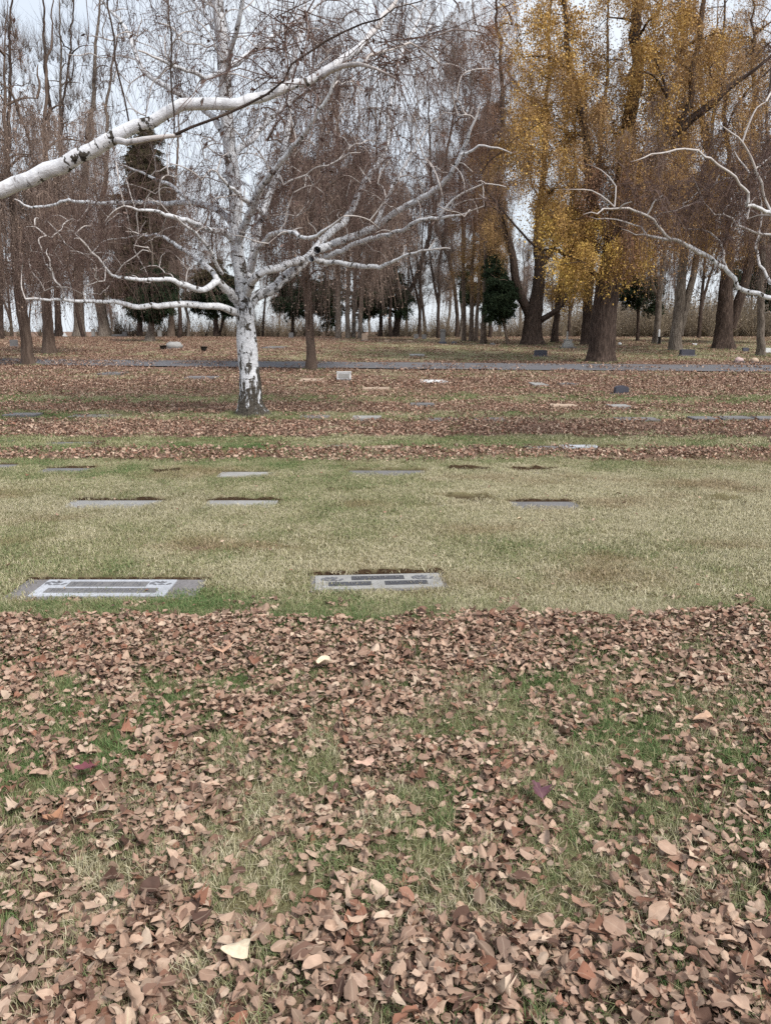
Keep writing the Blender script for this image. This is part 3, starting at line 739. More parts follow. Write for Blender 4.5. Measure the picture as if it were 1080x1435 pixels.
# ------------------------------------------------------------------ standing stones
def tablet_bm(bm, cx, cy, z0, w_, d_, h_, arch=.0, bev=.01):
    n = 10; pts = [(-w_/2, 0), (w_/2, 0)]
    for i in range(n+1):
        u = 1-2*i/n; pts.append((u*w_/2, h_-arch+arch*math.sqrt(max(0, 1-u*u)) if arch else h_))
    vs = [bm.verts.new((cx+a, cy-d_/2, z0+b)) for a, b in pts]; f = bm.faces.new(vs)
    r = bmesh.ops.extrude_face_region(bm, geom=[f]); bmesh.ops.translate(bm, verts=[v for v in r['geom'] if isinstance(v, bmesh.types.BMVert)], vec=(0, d_, 0))
    bmesh.ops.recalc_face_normals(bm, faces=bm.faces)
def stone(px, py, wpx, hpx, mat, lab, style='slab', name='headstone', cat='headstone', rot=0, dpt=None, grp='upright headstones'):
    p = G(px, py); k = mpp(p[1]); W, Hh = wpx*k, hpx*k
    D = dpt or max(.12, min(W*.4, .35))
    t = thing(name, lab, cat, p, grp, rot)
    m = M[mat]
    if style == 'slab':
        bm = bmesh.new(); box_bm(bm, 0, 0, Hh*.08, W*1.05, D*1.5, Hh*.2, .012); bm_obj('base', bm, M['concrete'], t)
        bm = bmesh.new(); tablet_bm(bm, 0, 0, Hh*.18, W*.9, D, Hh*.82, Hh*.06); bm_obj('tablet', bm, m, t)
    elif style == 'framed':
        bm = bmesh.new(); box_bm(bm, 0, 0, Hh*.1, W*1.0, D*1.6, Hh*.26, .012); bm_obj('base', bm, M['granite'], t)
        bm = bmesh.new(); box_bm(bm, 0, 0, Hh*.6, W*.94, D, Hh*.76, .01); box_bm(bm, 0, 0, Hh*.97, W*1.0, D*1.2, Hh*.07, .006); bm_obj('tablet', bm, m, t)
        bm = bmesh.new(); box_bm(bm, 0, -D/2-.004, Hh*.58, W*.74, .012, Hh*.46, .003); bm_obj('inscription_panel', bm, M['granite_pale'], t)
    elif style == 'barrel':
        bm = bmesh.new(); box_bm(bm, -W*.12, 0, Hh*.05, W*1.3, D*1.7, Hh*.14, .01); bm_obj('base', bm, M['concrete'], t)
        bm = bmesh.new(); tablet_bm(bm, 0, 0, Hh*.11, W*.95, D*1.4, Hh*.86, Hh*.22); bm_obj('tablet', bm, m, t)
    elif style == 'tiered':
        bm = bmesh.new(); box_bm(bm, 0, 0, Hh*.03, W*1.5, W*1.1, Hh*.12, .01); bm_obj('base', bm, M['granite'], t)
        bm = bmesh.new(); box_bm(bm, 0, 0, Hh*.19, W*.95, W*.75, Hh*.2, .012); box_bm(bm, 0, 0, Hh*.37, W*.72, W*.55, Hh*.16, .012); box_bm(bm, 0, 0, Hh*.48, W*.8, W*.6, Hh*.05, .008); bm_obj('plinth', bm, m, t)
        bm = bmesh.new(); bmesh.ops.create_cone(bm, cap_ends=True, segments=4, radius1=W*.13, radius2=W*.07, depth=Hh*.48, matrix=Matrix.Translation((-W*.1, 0, Hh*.74)) @ Matrix.Rotation(pi/4, 4, 'Z')); bm_obj('shaft', bm, m, t)
    elif style == 'column':
        bm = bmesh.new(); box_bm(bm, 0, 0, Hh*.07, W*1.1, W*1.0, Hh*.16, .015); bm_obj('base', bm, M['granite_dark'], t)
        bm = bmesh.new(); box_bm(bm, 0, 0, Hh*.5, W*.72, W*.62, Hh*.72, .02); box_bm(bm, 0, 0, Hh*.85, W*.86, W*.76, Hh*.06, .01); box_bm(bm, 0, 0, Hh*.93, W*.7, W*.6, Hh*.1, .03); bm_obj('shaft', bm, m, t)
    elif style == 'pyramid':
        bm = bmesh.new(); box_bm(bm, 0, 0, Hh*.06, W, W*.8, Hh*.16, .01); bm_obj('base', bm, m, t)
        bm = bmesh.new(); bmesh.ops.create_cone(bm, cap_ends=True, segments=4, radius1=W*.55, radius2=W*.1, depth=Hh*.85, matrix=Matrix.Translation((0, 0, Hh*.56)) @ Matrix.Rotation(pi/4, 4, 'Z')); bm_obj('top', bm, m, t)
    elif style == 'boulder':
        bm = bmesh.new(); bmesh.ops.create_icosphere(bm, subdivisions=3, radius=1, matrix=Matrix.Translation((0, 0, Hh*.42)) @ Matrix.Diagonal((W/2, D, Hh*.6, 1)))
        for v in bm.verts:
            n = float(vnoise(v.co.x*3+px, v.co.z*3+v.co.y*2, .35, 8)); v.co.x *= .86+.28*n; v.co.z *= .84+.3*n
        bm_obj('rock', bm, m, t, smooth=True)
        bm = bmesh.new(); box_bm(bm, 0, 0, .02, W*1.05, D*2.3, .06, .01); bm_obj('base', bm, M['concrete'], t)
    return t
stone(482, 534, 21, 13, 'white_stone', 'small white headstone with framed face standing right of the slim trunk', 'framed')
stone(870, 552.5, 19, 12.5, 'granite_blue', 'low dark grey barrel topped headstone alone this side of the road', 'barrel')
stone(757, 500, 19, 9.5, 'granite_dark', 'low dark granite headstone left of the big golden tree', 'slab')
stone(795, 488, 14, 24, 'granite_pale', 'pale tiered monument with a slim shaft between two large trunks', 'tiered', 'monument', 'monument', grp='stone monuments')
stone(620, 482, 9.5, 21, 'granite', 'grey square column monument standing left of the narrow brown trunks', 'column', 'monument', 'monument', grp='stone monuments')
stone(962, 499, 21, 9.5, 'granite_blue', 'low blue grey headstone leaning at the foot of a grey trunk', 'slab')
stone(1035, 508, 13, 8, 'pink_stone', 'small pinkish rough stone beyond the road at the right', 'boulder')
stone(1057, 508.5, 12, 7.5, 'tan_stone', 'small brown stone right beside the pinkish one', 'boulder')
stone(244, 489, 24, 10, 'granite_pale', 'wide pale boulder headstone with a dark flower pot before it', 'boulder', dpt=.3)
stone(20, 486, 11, 10, 'granite', 'grey headstone left of the leftmost slim trunk', 'slab')
stone(112, 469.5, 9, 9, 'granite', 'grey headstone in front of a thick grey trunk at the back left', 'slab')
stone(131, 469, 6, 12, 'granite_pale', 'narrow pale headstone beside the thick grey trunk at the back left', 'column', 'monument', 'monument', grp='stone monuments')
stone(76, 472, 5, 14, 'white_stone', 'thin white monument right behind the second slim trunk', 'pyramid', 'monument', 'monument', grp='stone monuments')
stone(91, 472.5, 7, 7, 'white_stone', 'small white pointed stone right of the second slim trunk', 'pyramid', grp=None)
stone(145, 469, 8, 5, 'granite_pale', 'low pale headstone left of the fluted pale trunk', 'slab')
stone(165, 469.5, 17, 4.5, 'granite', 'long low grey stone right of the fluted pale trunk', 'slab')
stone(175, 469, 7, 8, 'granite', 'squat grey headstone behind the long low stone', 'slab')
stone(224, 470, 6, 10, 'granite_pale', 'pale headstone behind the trunk of the round evergreen', 'slab')
stone(408, 474, 7, 8, 'granite', 'small grey headstone left of the slim brown trunk beyond the road', 'slab')
stone(511, 478, 9, 11, 'tan_stone', 'tan headstone standing right of the four grey trunks', 'slab')
stone(541, 479.5, 7, 3.5, 'tan_stone', 'small tan stone right of the tan headstone', 'slab')
stone(574, 480, 8, 3.5, 'tan_stone', 'small tan stone left of the grey square column', 'slab')
stone(583, 475, 7, 7, 'granite', 'grey headstone at the back, left one of two before thin trunks', 'slab')
stone(594, 475.5, 7, 7, 'granite', 'grey headstone at the back, right one of two before thin trunks', 'slab')
stone(868, 484, 5, 4.5, 'white_stone', 'tiny white round stone right of the big golden tree', 'boulder')
stone(1017, 487, 9, 3, 'white_stone', 'low white slab right behind the thick forked trunk', 'slab')
stone(1044, 493, 9, 6, 'granite_dark', 'dark headstone on a white base left of the grey right hand trunk', 'slab')
stone(1075, 495, 8, 7.5, 'white_stone', 'white headstone at the right edge behind the grey trunk', 'slab')
stone(973, 484, 7, 3, 'white_stone', 'tiny pale stone in the distance left of the thick forked trunk', 'slab')
stone(636, 482, 8, 4, 'granite', 'low grey stone among the narrow brown trunks', 'boulder')
stone(690, 484, 8, 4, 'granite', 'low grey stone below the dark cone evergreen', 'boulder')
# garden bench and post
p = G(932, 483); k = mpp(p[1])
t = thing('bench', 'low dark green bench in the distance between two grey trunks', 'bench', p)
bm = bmesh.new(); box_bm(bm, 0, 0, .44, .9, .35, .05, .01); bm_obj('seat', bm, M['pot'], t)
for s_ in (-1, 1):
    bm = bmesh.new(); box_bm(bm, s_*.36, 0, .21, .08, .3, .42, .005); bm_obj('leg', bm, M['pot'], t)
p = G(922, 482.5)
o_bm = bmesh.new(); box_bm(o_bm, 0, 0, .35, .09, .09, .9, .01); bmesh.ops.create_cone(o_bm, cap_ends=True, segments=4, radius1=.08, radius2=0, depth=.07, matrix=Matrix.Translation((0, 0, .835)) @ Matrix.Rotation(pi/4, 4, 'Z'))
o = bm_obj('post', o_bm, M['white_stone'], None, label='short white post beside the distant bench', category='post'); o.location = tuple(p)
# pots
def pot(px, py, lab):
    p = G(px, py); k = mpp(p[1]); R_ = 5*k; Hh = 7*k
    t = thing('flower_pot', lab, 'flower pot', p, 'dark flower pots')
    prof = [(0, .0), (.62, .0), (.7, .1), (.85, .6), (.98, .93), (1.06, .95), (1.06, 1.0), (.92, 1.0), (.85, .85), (0, .82)]
    V = []; n = 16
    for a, b in prof:
        for i in range(n): V.append((a*R_*math.cos(i/n*2*pi), a*R_*math.sin(i/n*2*pi), b*Hh))
    Q = [(j*n+i, j*n+(i+1) % n, (j+1)*n+(i+1) % n, (j+1)*n+i) for j in range(len(prof)-1) for i in range(n)]
    link('bowl', mesh_np('bowl', V, Q), M['pot'], t)
    gg = Geo(); r = np.random.default_rng(int(px))
    for i in range(14):
        a = r.uniform(0, 2*pi); d = r.uniform(.1, .8)*R_
        gg.tubes([[(d*math.cos(a), d*math.sin(a), Hh*.8), (1.1*d*math.cos(a), 1.1*d*math.sin(a), Hh*1.1), (1.4*d*math.cos(a), 1.4*d*math.sin(a), Hh*r.uniform(1.05, 1.35))]], [[.006, .005, .003]])
    link('dead_stems', gg.mesh('dead_stems'), M['brush'], t, 'stuff')
pot(229, 491, 'dark flower pot in front of the wide pale boulder headstone')
pot(286, 492.5, 'dark flower pot standing alone left of the birch')

# ------------------------------------------------------------------ twig sprays
def spray_mesh(name, kind, seed):
    r = np.random.default_rng(seed); g_ = Geo(); rn = []
    def rtag(n): rn.append(np.repeat(r.random(n), 1))
    def strands(S_, L0, L1, R0, R1, rise, rad, n=6, wig=.03, droop=1.0):
        a = r.uniform(0, 2*pi, S_); R_ = r.uniform(R0, R1, S_); L = r.uniform(L0, L1, S_)
        t = np.linspace(0, 1, n)[None, :]
        rr = R_[:, None]*(1-np.exp(-3*t)); z = rise*np.sin(np.minimum(t*2.2, pi)*1.0)*R_[:, None]-droop*L[:, None]*t**1.25
        p = np.stack([rr*np.cos(a)[:, None], rr*np.sin(a)[:, None], z+0*rr], -1)
        p = p+np.cumsum(r.normal(0, wig, p.shape), axis=1)*np.array([1, 1, .3])
        ra = rad*(1-.65*t)+0*rr
        g_.tubes(p, ra, 3); rn.append(np.repeat(r.random(S_), n*3)); return p
    def ups(S_, L0, L1, spread, rad, n=5):
        a = r.uniform(0, 2*pi, S_); L = r.uniform(L0, L1, S_); sp = np.abs(r.normal(0, spread, S_))
        t = np.linspace(0, 1, n)[None, :]
        p = np.stack([(L*sp*np.cos(a))[:, None]*t**.8, (L*sp*np.sin(a))[:, None]*t**.8, (L*(1-.25*sp))[:, None]*t], -1)
        st = r.uniform(0, .5, S_)[:, None, None]*np.array([.2, .2, 1.])*0.4
        p = p+st+np.cumsum(r.normal(0, .02, p.shape), axis=1)
        g_.tubes(p, rad*(1-.7*t)+0*p[..., 0], 3); rn.append(np.repeat(r.random(S_), n*3)); return p
    def leaves(pts, n, s, el=1.6, flat=False, jit=.04):
        P_ = pts.reshape(-1, 3)[r.integers(0, pts.shape[0]*pts.shape[1], n)]+r.normal(0, jit, (n, 3))
        d = r.normal(0, 1, (n, 3)); d[:, 2] -= .9
        d /= np.linalg.norm(d, axis=1, keepdims=True); e = np.cross(d, r.normal(0, 1, (n, 3))); e /= np.linalg.norm(e, axis=1, keepdims=True)
        ss = (s*r.uniform(.6, 1.3, n))[:, None]
        V = np.stack([P_, P_+d*ss*.5*el+e*ss*.5, P_+d*ss*el, P_+d*ss*.5*el-e*ss*.5], 1)
        i = np.arange(n)*4
        g_.add(V, np.stack([i, i+1, i+2, i+3], -1)); rn.append(np.repeat(r.random(n), 4))
    if kind == 'weep': p = strands(16, .7, 1.9, .1, .5, .25, .0055, wig=.03); leaves(p, 90, .035, 1.5)
    elif kind == 'weep_leafy': p = strands(11, .6, 1.5, .1, .5, .2, .005); leaves(p, 240, .035, 1.5, jit=.10)
    elif kind == 'gold': p = strands(9, .4, 1.2, .1, .55, .2, .005); leaves(p, 230, .047, 1.35, jit=.12)
    elif kind == 'birch': p = strands(7, .35, 1.1, .1, .5, .5, .0033, n=6, wig=.025); q_ = ups(4, .3, .8, .8, .0034); leaves(p, 34, .014, 2.2, jit=.01)
    elif kind == 'up': p = ups(16, .6, 1.7, .45, .0075); leaves(p, 10, .03, 1.5)
    elif kind == 'fir':
        p = strands(15, .12, .5, .2, .6, .1, .008, n=5, wig=.015); leaves(p, 420, .05, 2.6, jit=.035)
    elif kind == 'brush': p = ups(34, .5, 2.0, .5, .010); leaves(p, 140, .05, 1.4)
    me = mesh_np(name, np.concatenate(g_.V), np.concatenate(g_.Q), attrs={'rnd': np.concatenate(rn)})
    return me
def sprays(nm, kind, mat, n=4, seed=0): return protos(nm, [spray_mesh(nm, kind, seed+i) for i in range(n)], M[mat])
SP = {
 'weep': sprays('weeping_twigs', 'weep', 'mauve', 5, 100), 'rust': sprays('rusty_weeping_twigs', 'weep_leafy', 'rust', 4, 120), 'ochre': sprays('ochre_sprays', 'weep_leafy', 'ochre', 4, 130),
 'yellow': sprays('yellow_sprays', 'gold', 'yellow', 4, 150), 'gold': sprays('golden_sprays', 'gold', 'gold', 5, 140), 'birch': sprays('birch_sprays', 'birch', 'birch_twig', 6, 160), 'up': sprays('upright_twigs', 'up', 'grey_twig', 4, 180),
 'fir': sprays('fir_sprays', 'fir', 'conifer', 4, 200), 'cypress': sprays('cypress_sprays', 'fir', 'cypress', 4, 210), 'brush': sprays('brush_sprays', 'brush', 'brush', 4, 220)}

# ------------------------------------------------------------------ trees
BASES = []
class Skel:
    def __init__(s, cap=9000):
        s.p = np.zeros((cap, 3)); s.par = np.full(cap, -1); s.fix = np.zeros(cap); s.n = 0; s.auto = []
    def node(s, p, par, r=0):
        s.p[s.n] = p; s.par[s.n] = par; s.fix[s.n] = r; s.n += 1; return s.n-1
    def fixed(s, path):              # path rows x,y,z,r ; nearest existing node becomes the parent
        par = -1
        if s.n: par = int(np.argmin(np.linalg.norm(s.p[:s.n]-path[0, :3], axis=1)))
        for row in path: par = s.node(row[:3], par, row[3])
    def grow(s, targets, r, upbias=1.4, step=.45, curve=.3, sag=0, jit=.05, fr=None):
        for t in targets:
            d = s.p[:s.n]-t
            dist = np.linalg.norm(d, axis=1)
            cost = dist+upbias*np.maximum(0, d[:, 2]+.3*dist)
            i = int(np.argmin(cost)); L = dist[i]
            if L < .15: continue
            p0 = s.p[i]; par = s.par[i]
            dr = (p0-s.p[par]) if par >= 0 else np.array([0, 0, 1.]); dr = dr/(np.linalg.norm(dr)+1e-9)
            c = p0+(dr*.35+np.array([0, 0, .35]))*L*curve+(t-p0)*.4+r.normal(0, .05, 3)*L
            k = max(3, int(L/step)); chain = [i]
            for j in range(1, k+1):
                u = j/k; q = (1-u)**2*p0+2*u*(1-u)*c+u*u*t
                if j < k: q = q+r.normal(0, jit, 3)*min(1, L)*.6
                q[2] -= sag*L*u*u*.3
                chain.append(s.node(q, chain[-1], 0 if fr is None else fr[0]+(fr[1]-fr[0])*u**.8))
            s.auto.append(chain)
    def radii(s, r0, e=.42):
        tips = np.zeros(s.n); has = np.zeros(s.n, bool); has[s.par[:s.n][s.par[:s.n] >= 0]] = True
        tips[~has] = 1
        for i in range(s.n-1, 0, -1):
            if s.par[i] >= 0: tips[s.par[i]] += tips[i]
        return r0*np.maximum(tips, 1)**e

def ell_targets(r, Y, cx, cy, rx, ry, n, depth, shell=.0):
    o = []
    while len(o) < n:
        a = r.uniform(-1, 1, 3); q = a@a
        if q > 1 or q < shell: continue
        o.append(P(cx+a[0]*rx, cy+a[1]*ry, Y+a[2]*depth))
    return np.array(o)

def tree(px, py, label, cat, chains, crowns, bark, name='tree', group=None, ends=40, tw=None, r0=.008, depth=None, upbias=1.4, sag=0, seed=1, sides=12, flare=1.0, lump=.06, ws=.64, curve=.3, jitp=.12):
    """chains: [[(px,py,width_px[,dy]),...],...]; crowns: [(species,cx,cy,rx,ry,sprays[,dy])]"""
    r = np.random.default_rng(seed)
    base = G(px, py); Y = base[1]; k = mpp(Y)
    t = thing(name, label, cat, base, group)
    sk = Skel(12000)
    for ci, ch in enumerate(chains):
        rows_ = []
        for c in ch:
            dy = c[3] if len(c) > 3 else 0
            q = P(c[0], c[1], Y+dy); rows_.append([q[0], q[1], q[2], c[2]/2*k*ws])
        if ch[-1][1] < 420 and ch[-1][2] <= 12:
            a_, b_ = ch[-2], ch[-1]; sl = (b_[0]-a_[0])/max(20, a_[1]-b_[1]); ln = 60+b_[2]*18
            for f_ in (.5, 1.):
                q = P(b_[0]+sl*ln*f_*.6, b_[1]-ln*f_, Y+(b_[3] if len(b_) > 3 else 0)); rows_.append([q[0], q[1], q[2], b_[2]/2*k*ws*(.62 if f_ < 1 else .16)])
        rows_ = np.array(rows_)
        if ci == 0 or rows_[0][2] < base[2]+.6:
            rows_[0][2] = base[2]-.12
        L = np.sum(np.linalg.norm(np.diff(rows_[:, :3], axis=0), axis=1))
        n = max(6, int(L/.3)); path = smooth_path(rows_, n)
        wob_ = np.cumsum(r.normal(0, .045, (n, 3))*np.array([1, 1, .2]), axis=0); wob_ -= wob_[0]; hi_ = np.clip((path[:, 2:3]-base[2]-4.5)/3, 0, 1)
        path[:, :3] += wob_*hi_
        path[1:, :3] += r.normal(0, .012, (n-1, 3))*np.minimum(1, path[1:, 3:4]*6)
        g_ = Geo(); rad = path[:, 3].copy()
        if ci == 0: rad *= 1+.18*flare*np.exp(-np.clip(path[:, 2]-base[2], 0, 9)/.22)
        g_.tubes(path[:, :3], rad, sides+6 if ci == 0 else max(7, sides-3), lump=lump, seed=seed+ci*.7, root=.22 if ci == 0 else 0)
        if ci == 0: BASES.append((base[0], base[1], rad[0]))
        link('trunk' if ci == 0 else 'limb', g_.mesh('trunk' if ci == 0 else 'limb', base), M[bark], t)
        sk.fixed(path)
    # branches towards the crown
    T_ = []
    tot = sum(c[2+2]*c[3] for c in crowns)
    for c in crowns:
        dy = c[6] if len(c) > 6 else 0
        n = int(ends*(c[3]*c[4])/max(1, sum(q[3]*q[4] for q in crowns)))+3
        dd = depth or max(1.0, min(c[3]*k*.8, 4.5))
        T_.append(ell_targets(r, Y+dy, c[1], c[2], c[3], c[4], n, dd))
    T_ = np.concatenate(T_)
    top0 = sk.p[:sk.n]
    dmin = np.array([np.min(np.linalg.norm(top0-q, axis=1)) for q in T_])
    mj = T_[r.permutation(len(T_))[:max(6, len(T_)//7)]].copy(); mj[:, 2] += r.uniform(0, 1.5, len(mj))
    mj = mj[np.argsort([np.min(np.linalg.norm(top0-q, axis=1)) for q in mj])]
    mr = min(.075, max(.03, .28*chains[0][0][2]/2*k*ws))
    sk.grow(mj, r, 2.2, curve=.45, sag=0, jit=.07, fr=(mr, mr*.28))
    sk.grow(T_[np.argsort(dmin)], r, upbias, curve=curve, sag=sag)
    R_ = sk.radii(r0*1.45)
    lim = np.maximum(sk.fix[:sk.n], 0)
    g_ = Geo(); polys = []; rads = []
    for chn in sk.auto:
        pts = sk.p[chn]; rr = np.maximum(np.minimum(R_[chn], .10*max(1, k*30)), np.where(np.arange(len(chn)) == 0, 0, sk.fix[chn])); rr[0] = rr[1] 
        m = smooth_path(np.concatenate([pts, rr[:, None]], 1), 7); polys.append(m[:, :3]); rads.append(np.maximum(m[:, 3], r0*.5))
    g_.tubes(np.array(polys), np.array(rads), 5)
    link('branches', g_.mesh('branches', base), M[bark], t, 'stuff')
    # sprays
    nodes = np.array([i for ch in sk.auto for i in ch[1:]]); NP = sk.p[nodes]
    by = {}
    for c in crowns: by.setdefault(c[0], []).append(c)
    for sp, cl in by.items():
        pos = []
        for c in cl:
            dy = c[6] if len(c) > 6 else 0
            dd = depth or max(1.0, min(c[3]*k*.8, 4.5))
            tt = ell_targets(r, Y+dy, c[1], c[2], c[3], c[4], int(c[5]*DENS.get(sp, 1)), dd)
            # pull each spray to the nearest branch node
            for q in range(0, len(tt), 400):
                blk = tt[q:q+400]; D = np.linalg.norm(NP[None]-blk[:, None], axis=2); j = D.argmin(1)
                pull = np.where(D[np.arange(len(blk)), j] > .5, .62, .95)[:, None]
                pos.append(blk*(1-pull)+NP[j]*pull+r.normal(0, jitp, blk.shape))
        pos = np.concatenate(pos); n = len(pos)
        pos[:, 2] = np.maximum(pos[:, 2], base[2]+(1.0 if sp in ('fir', 'cypress') else 2.7+r.random(n)*.6))
        rot = np.stack([r.normal(0, .13, n), r.normal(0, .13, n), r.uniform(0, 2*pi, n)], -1)
        scatter('crown', SP[sp], pos, rot, r.uniform(.7, 1.25, n)*(tw or 1), r.integers(0, len(SP[sp].objects), n), t, off=base)
    return t

DENS = {'weep': .5, 'rust': .62, 'ochre': .56, 'gold': .66, 'up': .65}
# the two slim trunks at the left, the slim trunk at the centre
tree(40, 513, 'slim brown trunk with weeping bare twigs, leftmost one standing by the road', 'tree', [[(40, 513, 21), (37, 480, 17), (28, 415, 16.5), (23, 370, 14), (20, 290, 10), (18, 180, 6), (18, 100, 3)]],
     [('weep', 15, 290, 85, 105, 430), ('weep', 30, 190, 70, 90, 130)], 'bark_smooth', ws=.86, ends=90, seed=3, depth=2.6, sag=.6, group='slim trees by the road')
tree(69, 497, 'slim brown trunk with weeping bare twigs, second from the left by the road', 'tree', [[(69, 497, 22), (67, 460, 17), (64, 412, 15), (62, 350, 13), (60, 260, 9), (62, 160, 5), (62, 60, 3)]],
     [('weep', 90, 300, 85, 110, 470), ('weep', 110, 190, 70, 80, 120)], 'bark_smooth', ws=.86, ends=90, seed=4, depth=3, sag=.6, group='slim trees by the road')
tree(437, 520, 'slim straight brown trunk with weeping twigs standing right of the white birch', 'tree', [[(437, 520, 19), (435, 490, 14), (432, 430, 13.5), (428, 385, 12.5), (425, 320, 10), (422, 230, 7), (424, 120, 4), (424, 60, 2)]],
     [('weep', 440, 290, 85, 105, 470), ('weep', 520, 300, 60, 95, 260), ('weep', 440, 180, 80, 110, 150)], 'bark_smooth', ws=.86, ends=110, seed=5, depth=2.6, sag=.6, group='slim trees by the road')
# large golden tree
tree(841, 508, 'massive tree with thick ridged trunk and hanging golden leaves right of centre', 'tree',
     [[(841, 508, 50), (842, 494, 44), (845, 450, 43), (851, 400, 40), (858, 350, 34), (866, 290, 29), (880, 200, 24), (893, 100, 20), (905, 10, 15), (912, -90, 9)],
      [(866, 290, 18), (905, 232, 15), (950, 178, 13.5, -.5), (980, 150, 12, -.8), (1022, 115, 9, -1), (1055, 95, 5, -1.2)],
      [(950, 180, 10, -.5), (975, 140, 10, -.3), (985, 70, 9), (995, 5, 7), (1000, -70, 4)],
      [(858, 350, 16), (830, 280, 14, -.6), (815, 200, 12, -.8), (800, 100, 10, -1), (790, 0, 7, -1), (785, -80, 4, -1)],
      [(851, 400, 10), (815, 370, 8, -.8), (780, 350, 6, -1.2), (750, 345, 4, -1.5)]],
     [('gold', 770, 70, 72, 150, 120), ('gold', 870, 20, 80, 110, 120), ('gold', 745, 200, 55, 70, 55), ('gold', 790, 290, 50, 60, 60), ('ochre', 800, 180, 90, 140, 190), ('ochre', 870, 180, 80, 110, 130), ('yellow', 858, 345, 70, 32, 46), ('yellow', 808, 372, 20, 16, 9), ('gold', 850, 330, 60, 40, 60), ('yellow', 785, 375, 30, 12, 10), ('yellow', 775, 300, 30, 40, 18), ('ochre', 935, 270, 70, 90, 170), ('gold', 910, 180, 60, 90, 60), ('rust', 880, 260, 70, 100, 130), ('weep', 900, 200, 80, 160, 160), ('ochre', 950, 30, 80, 130, 160), ('gold', 970, 60, 60, 90, 60)],
     'bark_dark', ends=190, seed=6, sides=18, r0=.010, lump=.05, depth=3.6, ws=.80)
# large forked tree
tree(746, 484, 'big dark tree forking low into two limbs, with one bough reaching right', 'tree',
     [[(746, 486, 50), (746, 470, 42), (747, 445, 38), (752, 415, 28), (756, 380, 24), (757, 340, 19), (770, 280, 14), (782, 200, 10), (790, 100, 7), (795, 0, 4)],
      [(744, 445, 24), (734, 425, 20), (724, 400, 18), (718, 350, 16), (716, 290, 14), (722, 210, 11), (728, 120, 8), (728, 20, 5)],
      [(756, 450, 13), (768, 442, 12, -.4), (784, 430, 11, -.6), (795, 412, 9, -.8), (812, 398, 5, -1)],
      [(757, 375, 13), (775, 345, 11), (790, 325, 8), (800, 280, 6)]],
     [('ochre', 690, 320, 30, 55, 26), ('gold', 795, 320, 32, 50, 24), ('rust', 705, 100, 60, 180, 230), ('ochre', 750, 170, 70, 120, 120), ('weep', 700, 180, 55, 120, 130), ('ochre', 690, 250, 45, 55, 45)],
     'bark_dark', ends=130, seed=7, sides=16, r0=.012, lump=.05, depth=4)
tree(950, 492, 'grey trunked double tree beside the low blue grey headstone', 'tree',
     [[(946, 494, 28), (948, 460, 23), (954, 400, 20), (958, 350, 16), (956, 290, 12), (950, 200, 9), (948, 80, 5)],
      [(952, 470, 15), (962, 420, 15), (972, 380, 13), (982, 320, 11), (990, 230, 8), (994, 120, 5)]],
     [('ochre', 950, 250, 70, 100, 150), ('weep', 960, 100, 70, 110, 120), ('ochre', 990, 290, 50, 60, 110), ('gold', 965, 260, 60, 80, 70), ('gold', 960, 120, 60, 100, 60)], 'bark_grey', ends=110, seed=8, depth=3.6, r0=.011)
tree(1013, 490, 'thick dark trunk forking into two heavy limbs near the right edge', 'tree',
     [[(1013, 492, 48), (1013, 472, 39), (1015, 430, 32), (1018, 390, 26), (1020, 340, 22), (1014, 280, 18), (1004, 225, 14), (990, 170, 12), (984, 90, 8), (980, 0, 5)],
      [(1024, 460, 22), (1034, 425, 21), (1044, 395, 19), (1052, 350, 17), (1062, 280, 13), (1068, 180, 9), (1070, 60, 5)],
      [(1016, 290, 9), (1020, 200, 9), (1018, 120, 7), (1022, 20, 4)]],
     [('ochre', 1030, 280, 70, 90, 170), ('weep', 1040, 120, 80, 110, 120), ('ochre', 1000, 330, 60, 50, 70), ('ochre', 1050, 60, 70, 90, 140), ('gold', 1030, 160, 65, 130, 110)], 'bark_dark', ends=120, seed=9, sides=16, depth=3.8, r0=.012)
tree(1067, 500, 'slender grey trunk at the right edge in front of a white headstone', 'tree', [[(1067, 502, 19), (1066, 470, 15), (1066, 430, 14), (1068, 350, 12), (1072, 240, 8), (1074, 120, 5)]],
     [('weep', 1080, 270, 60, 100, 200), ('ochre', 1075, 200, 60, 120, 140)], 'bark_grey', ends=60, seed=10, depth=2.5)
tree(822, 484, 'dark upright trunk half hidden behind the massive golden tree', 'tree', [[(821, 486, 28), (822, 460, 22), (824, 420, 20), (828, 350, 16), (832, 260, 11), (838, 150, 7), (840, 40, 4)]],
     [('ochre', 810, 300, 60, 90, 90), ('weep', 830, 150, 80, 120, 130), ('gold', 805, 400, 45, 30, 30)], 'bark_dark', ends=70, seed=11, depth=3.5)
tree(920, 482, 'pale grey trunk behind the distant bench', 'tree', [[(919, 484, 19), (921, 455, 14), (925, 400, 12), (932, 340, 9), (936, 250, 6)], [(923, 420, 6), (912, 390, 6), (908, 350, 4), (905, 290, 3)]],
     [('weep', 930, 330, 50, 70, 110), ('rust', 925, 250, 60, 70, 80)], 'bark_grey', ends=50, seed=12, depth=3)
tree(778, 481, 'narrow dark trunk between the forked tree and the pale tiered monument', 'tree', [[(776, 483, 17), (778, 455, 13), (784, 405, 11), (790, 350, 8), (795, 260, 5)]],
     [('gold', 785, 400, 40, 45, 55), ('ochre', 790, 300, 45, 70, 70)], 'bark_dark', ends=45, seed=13, depth=3)
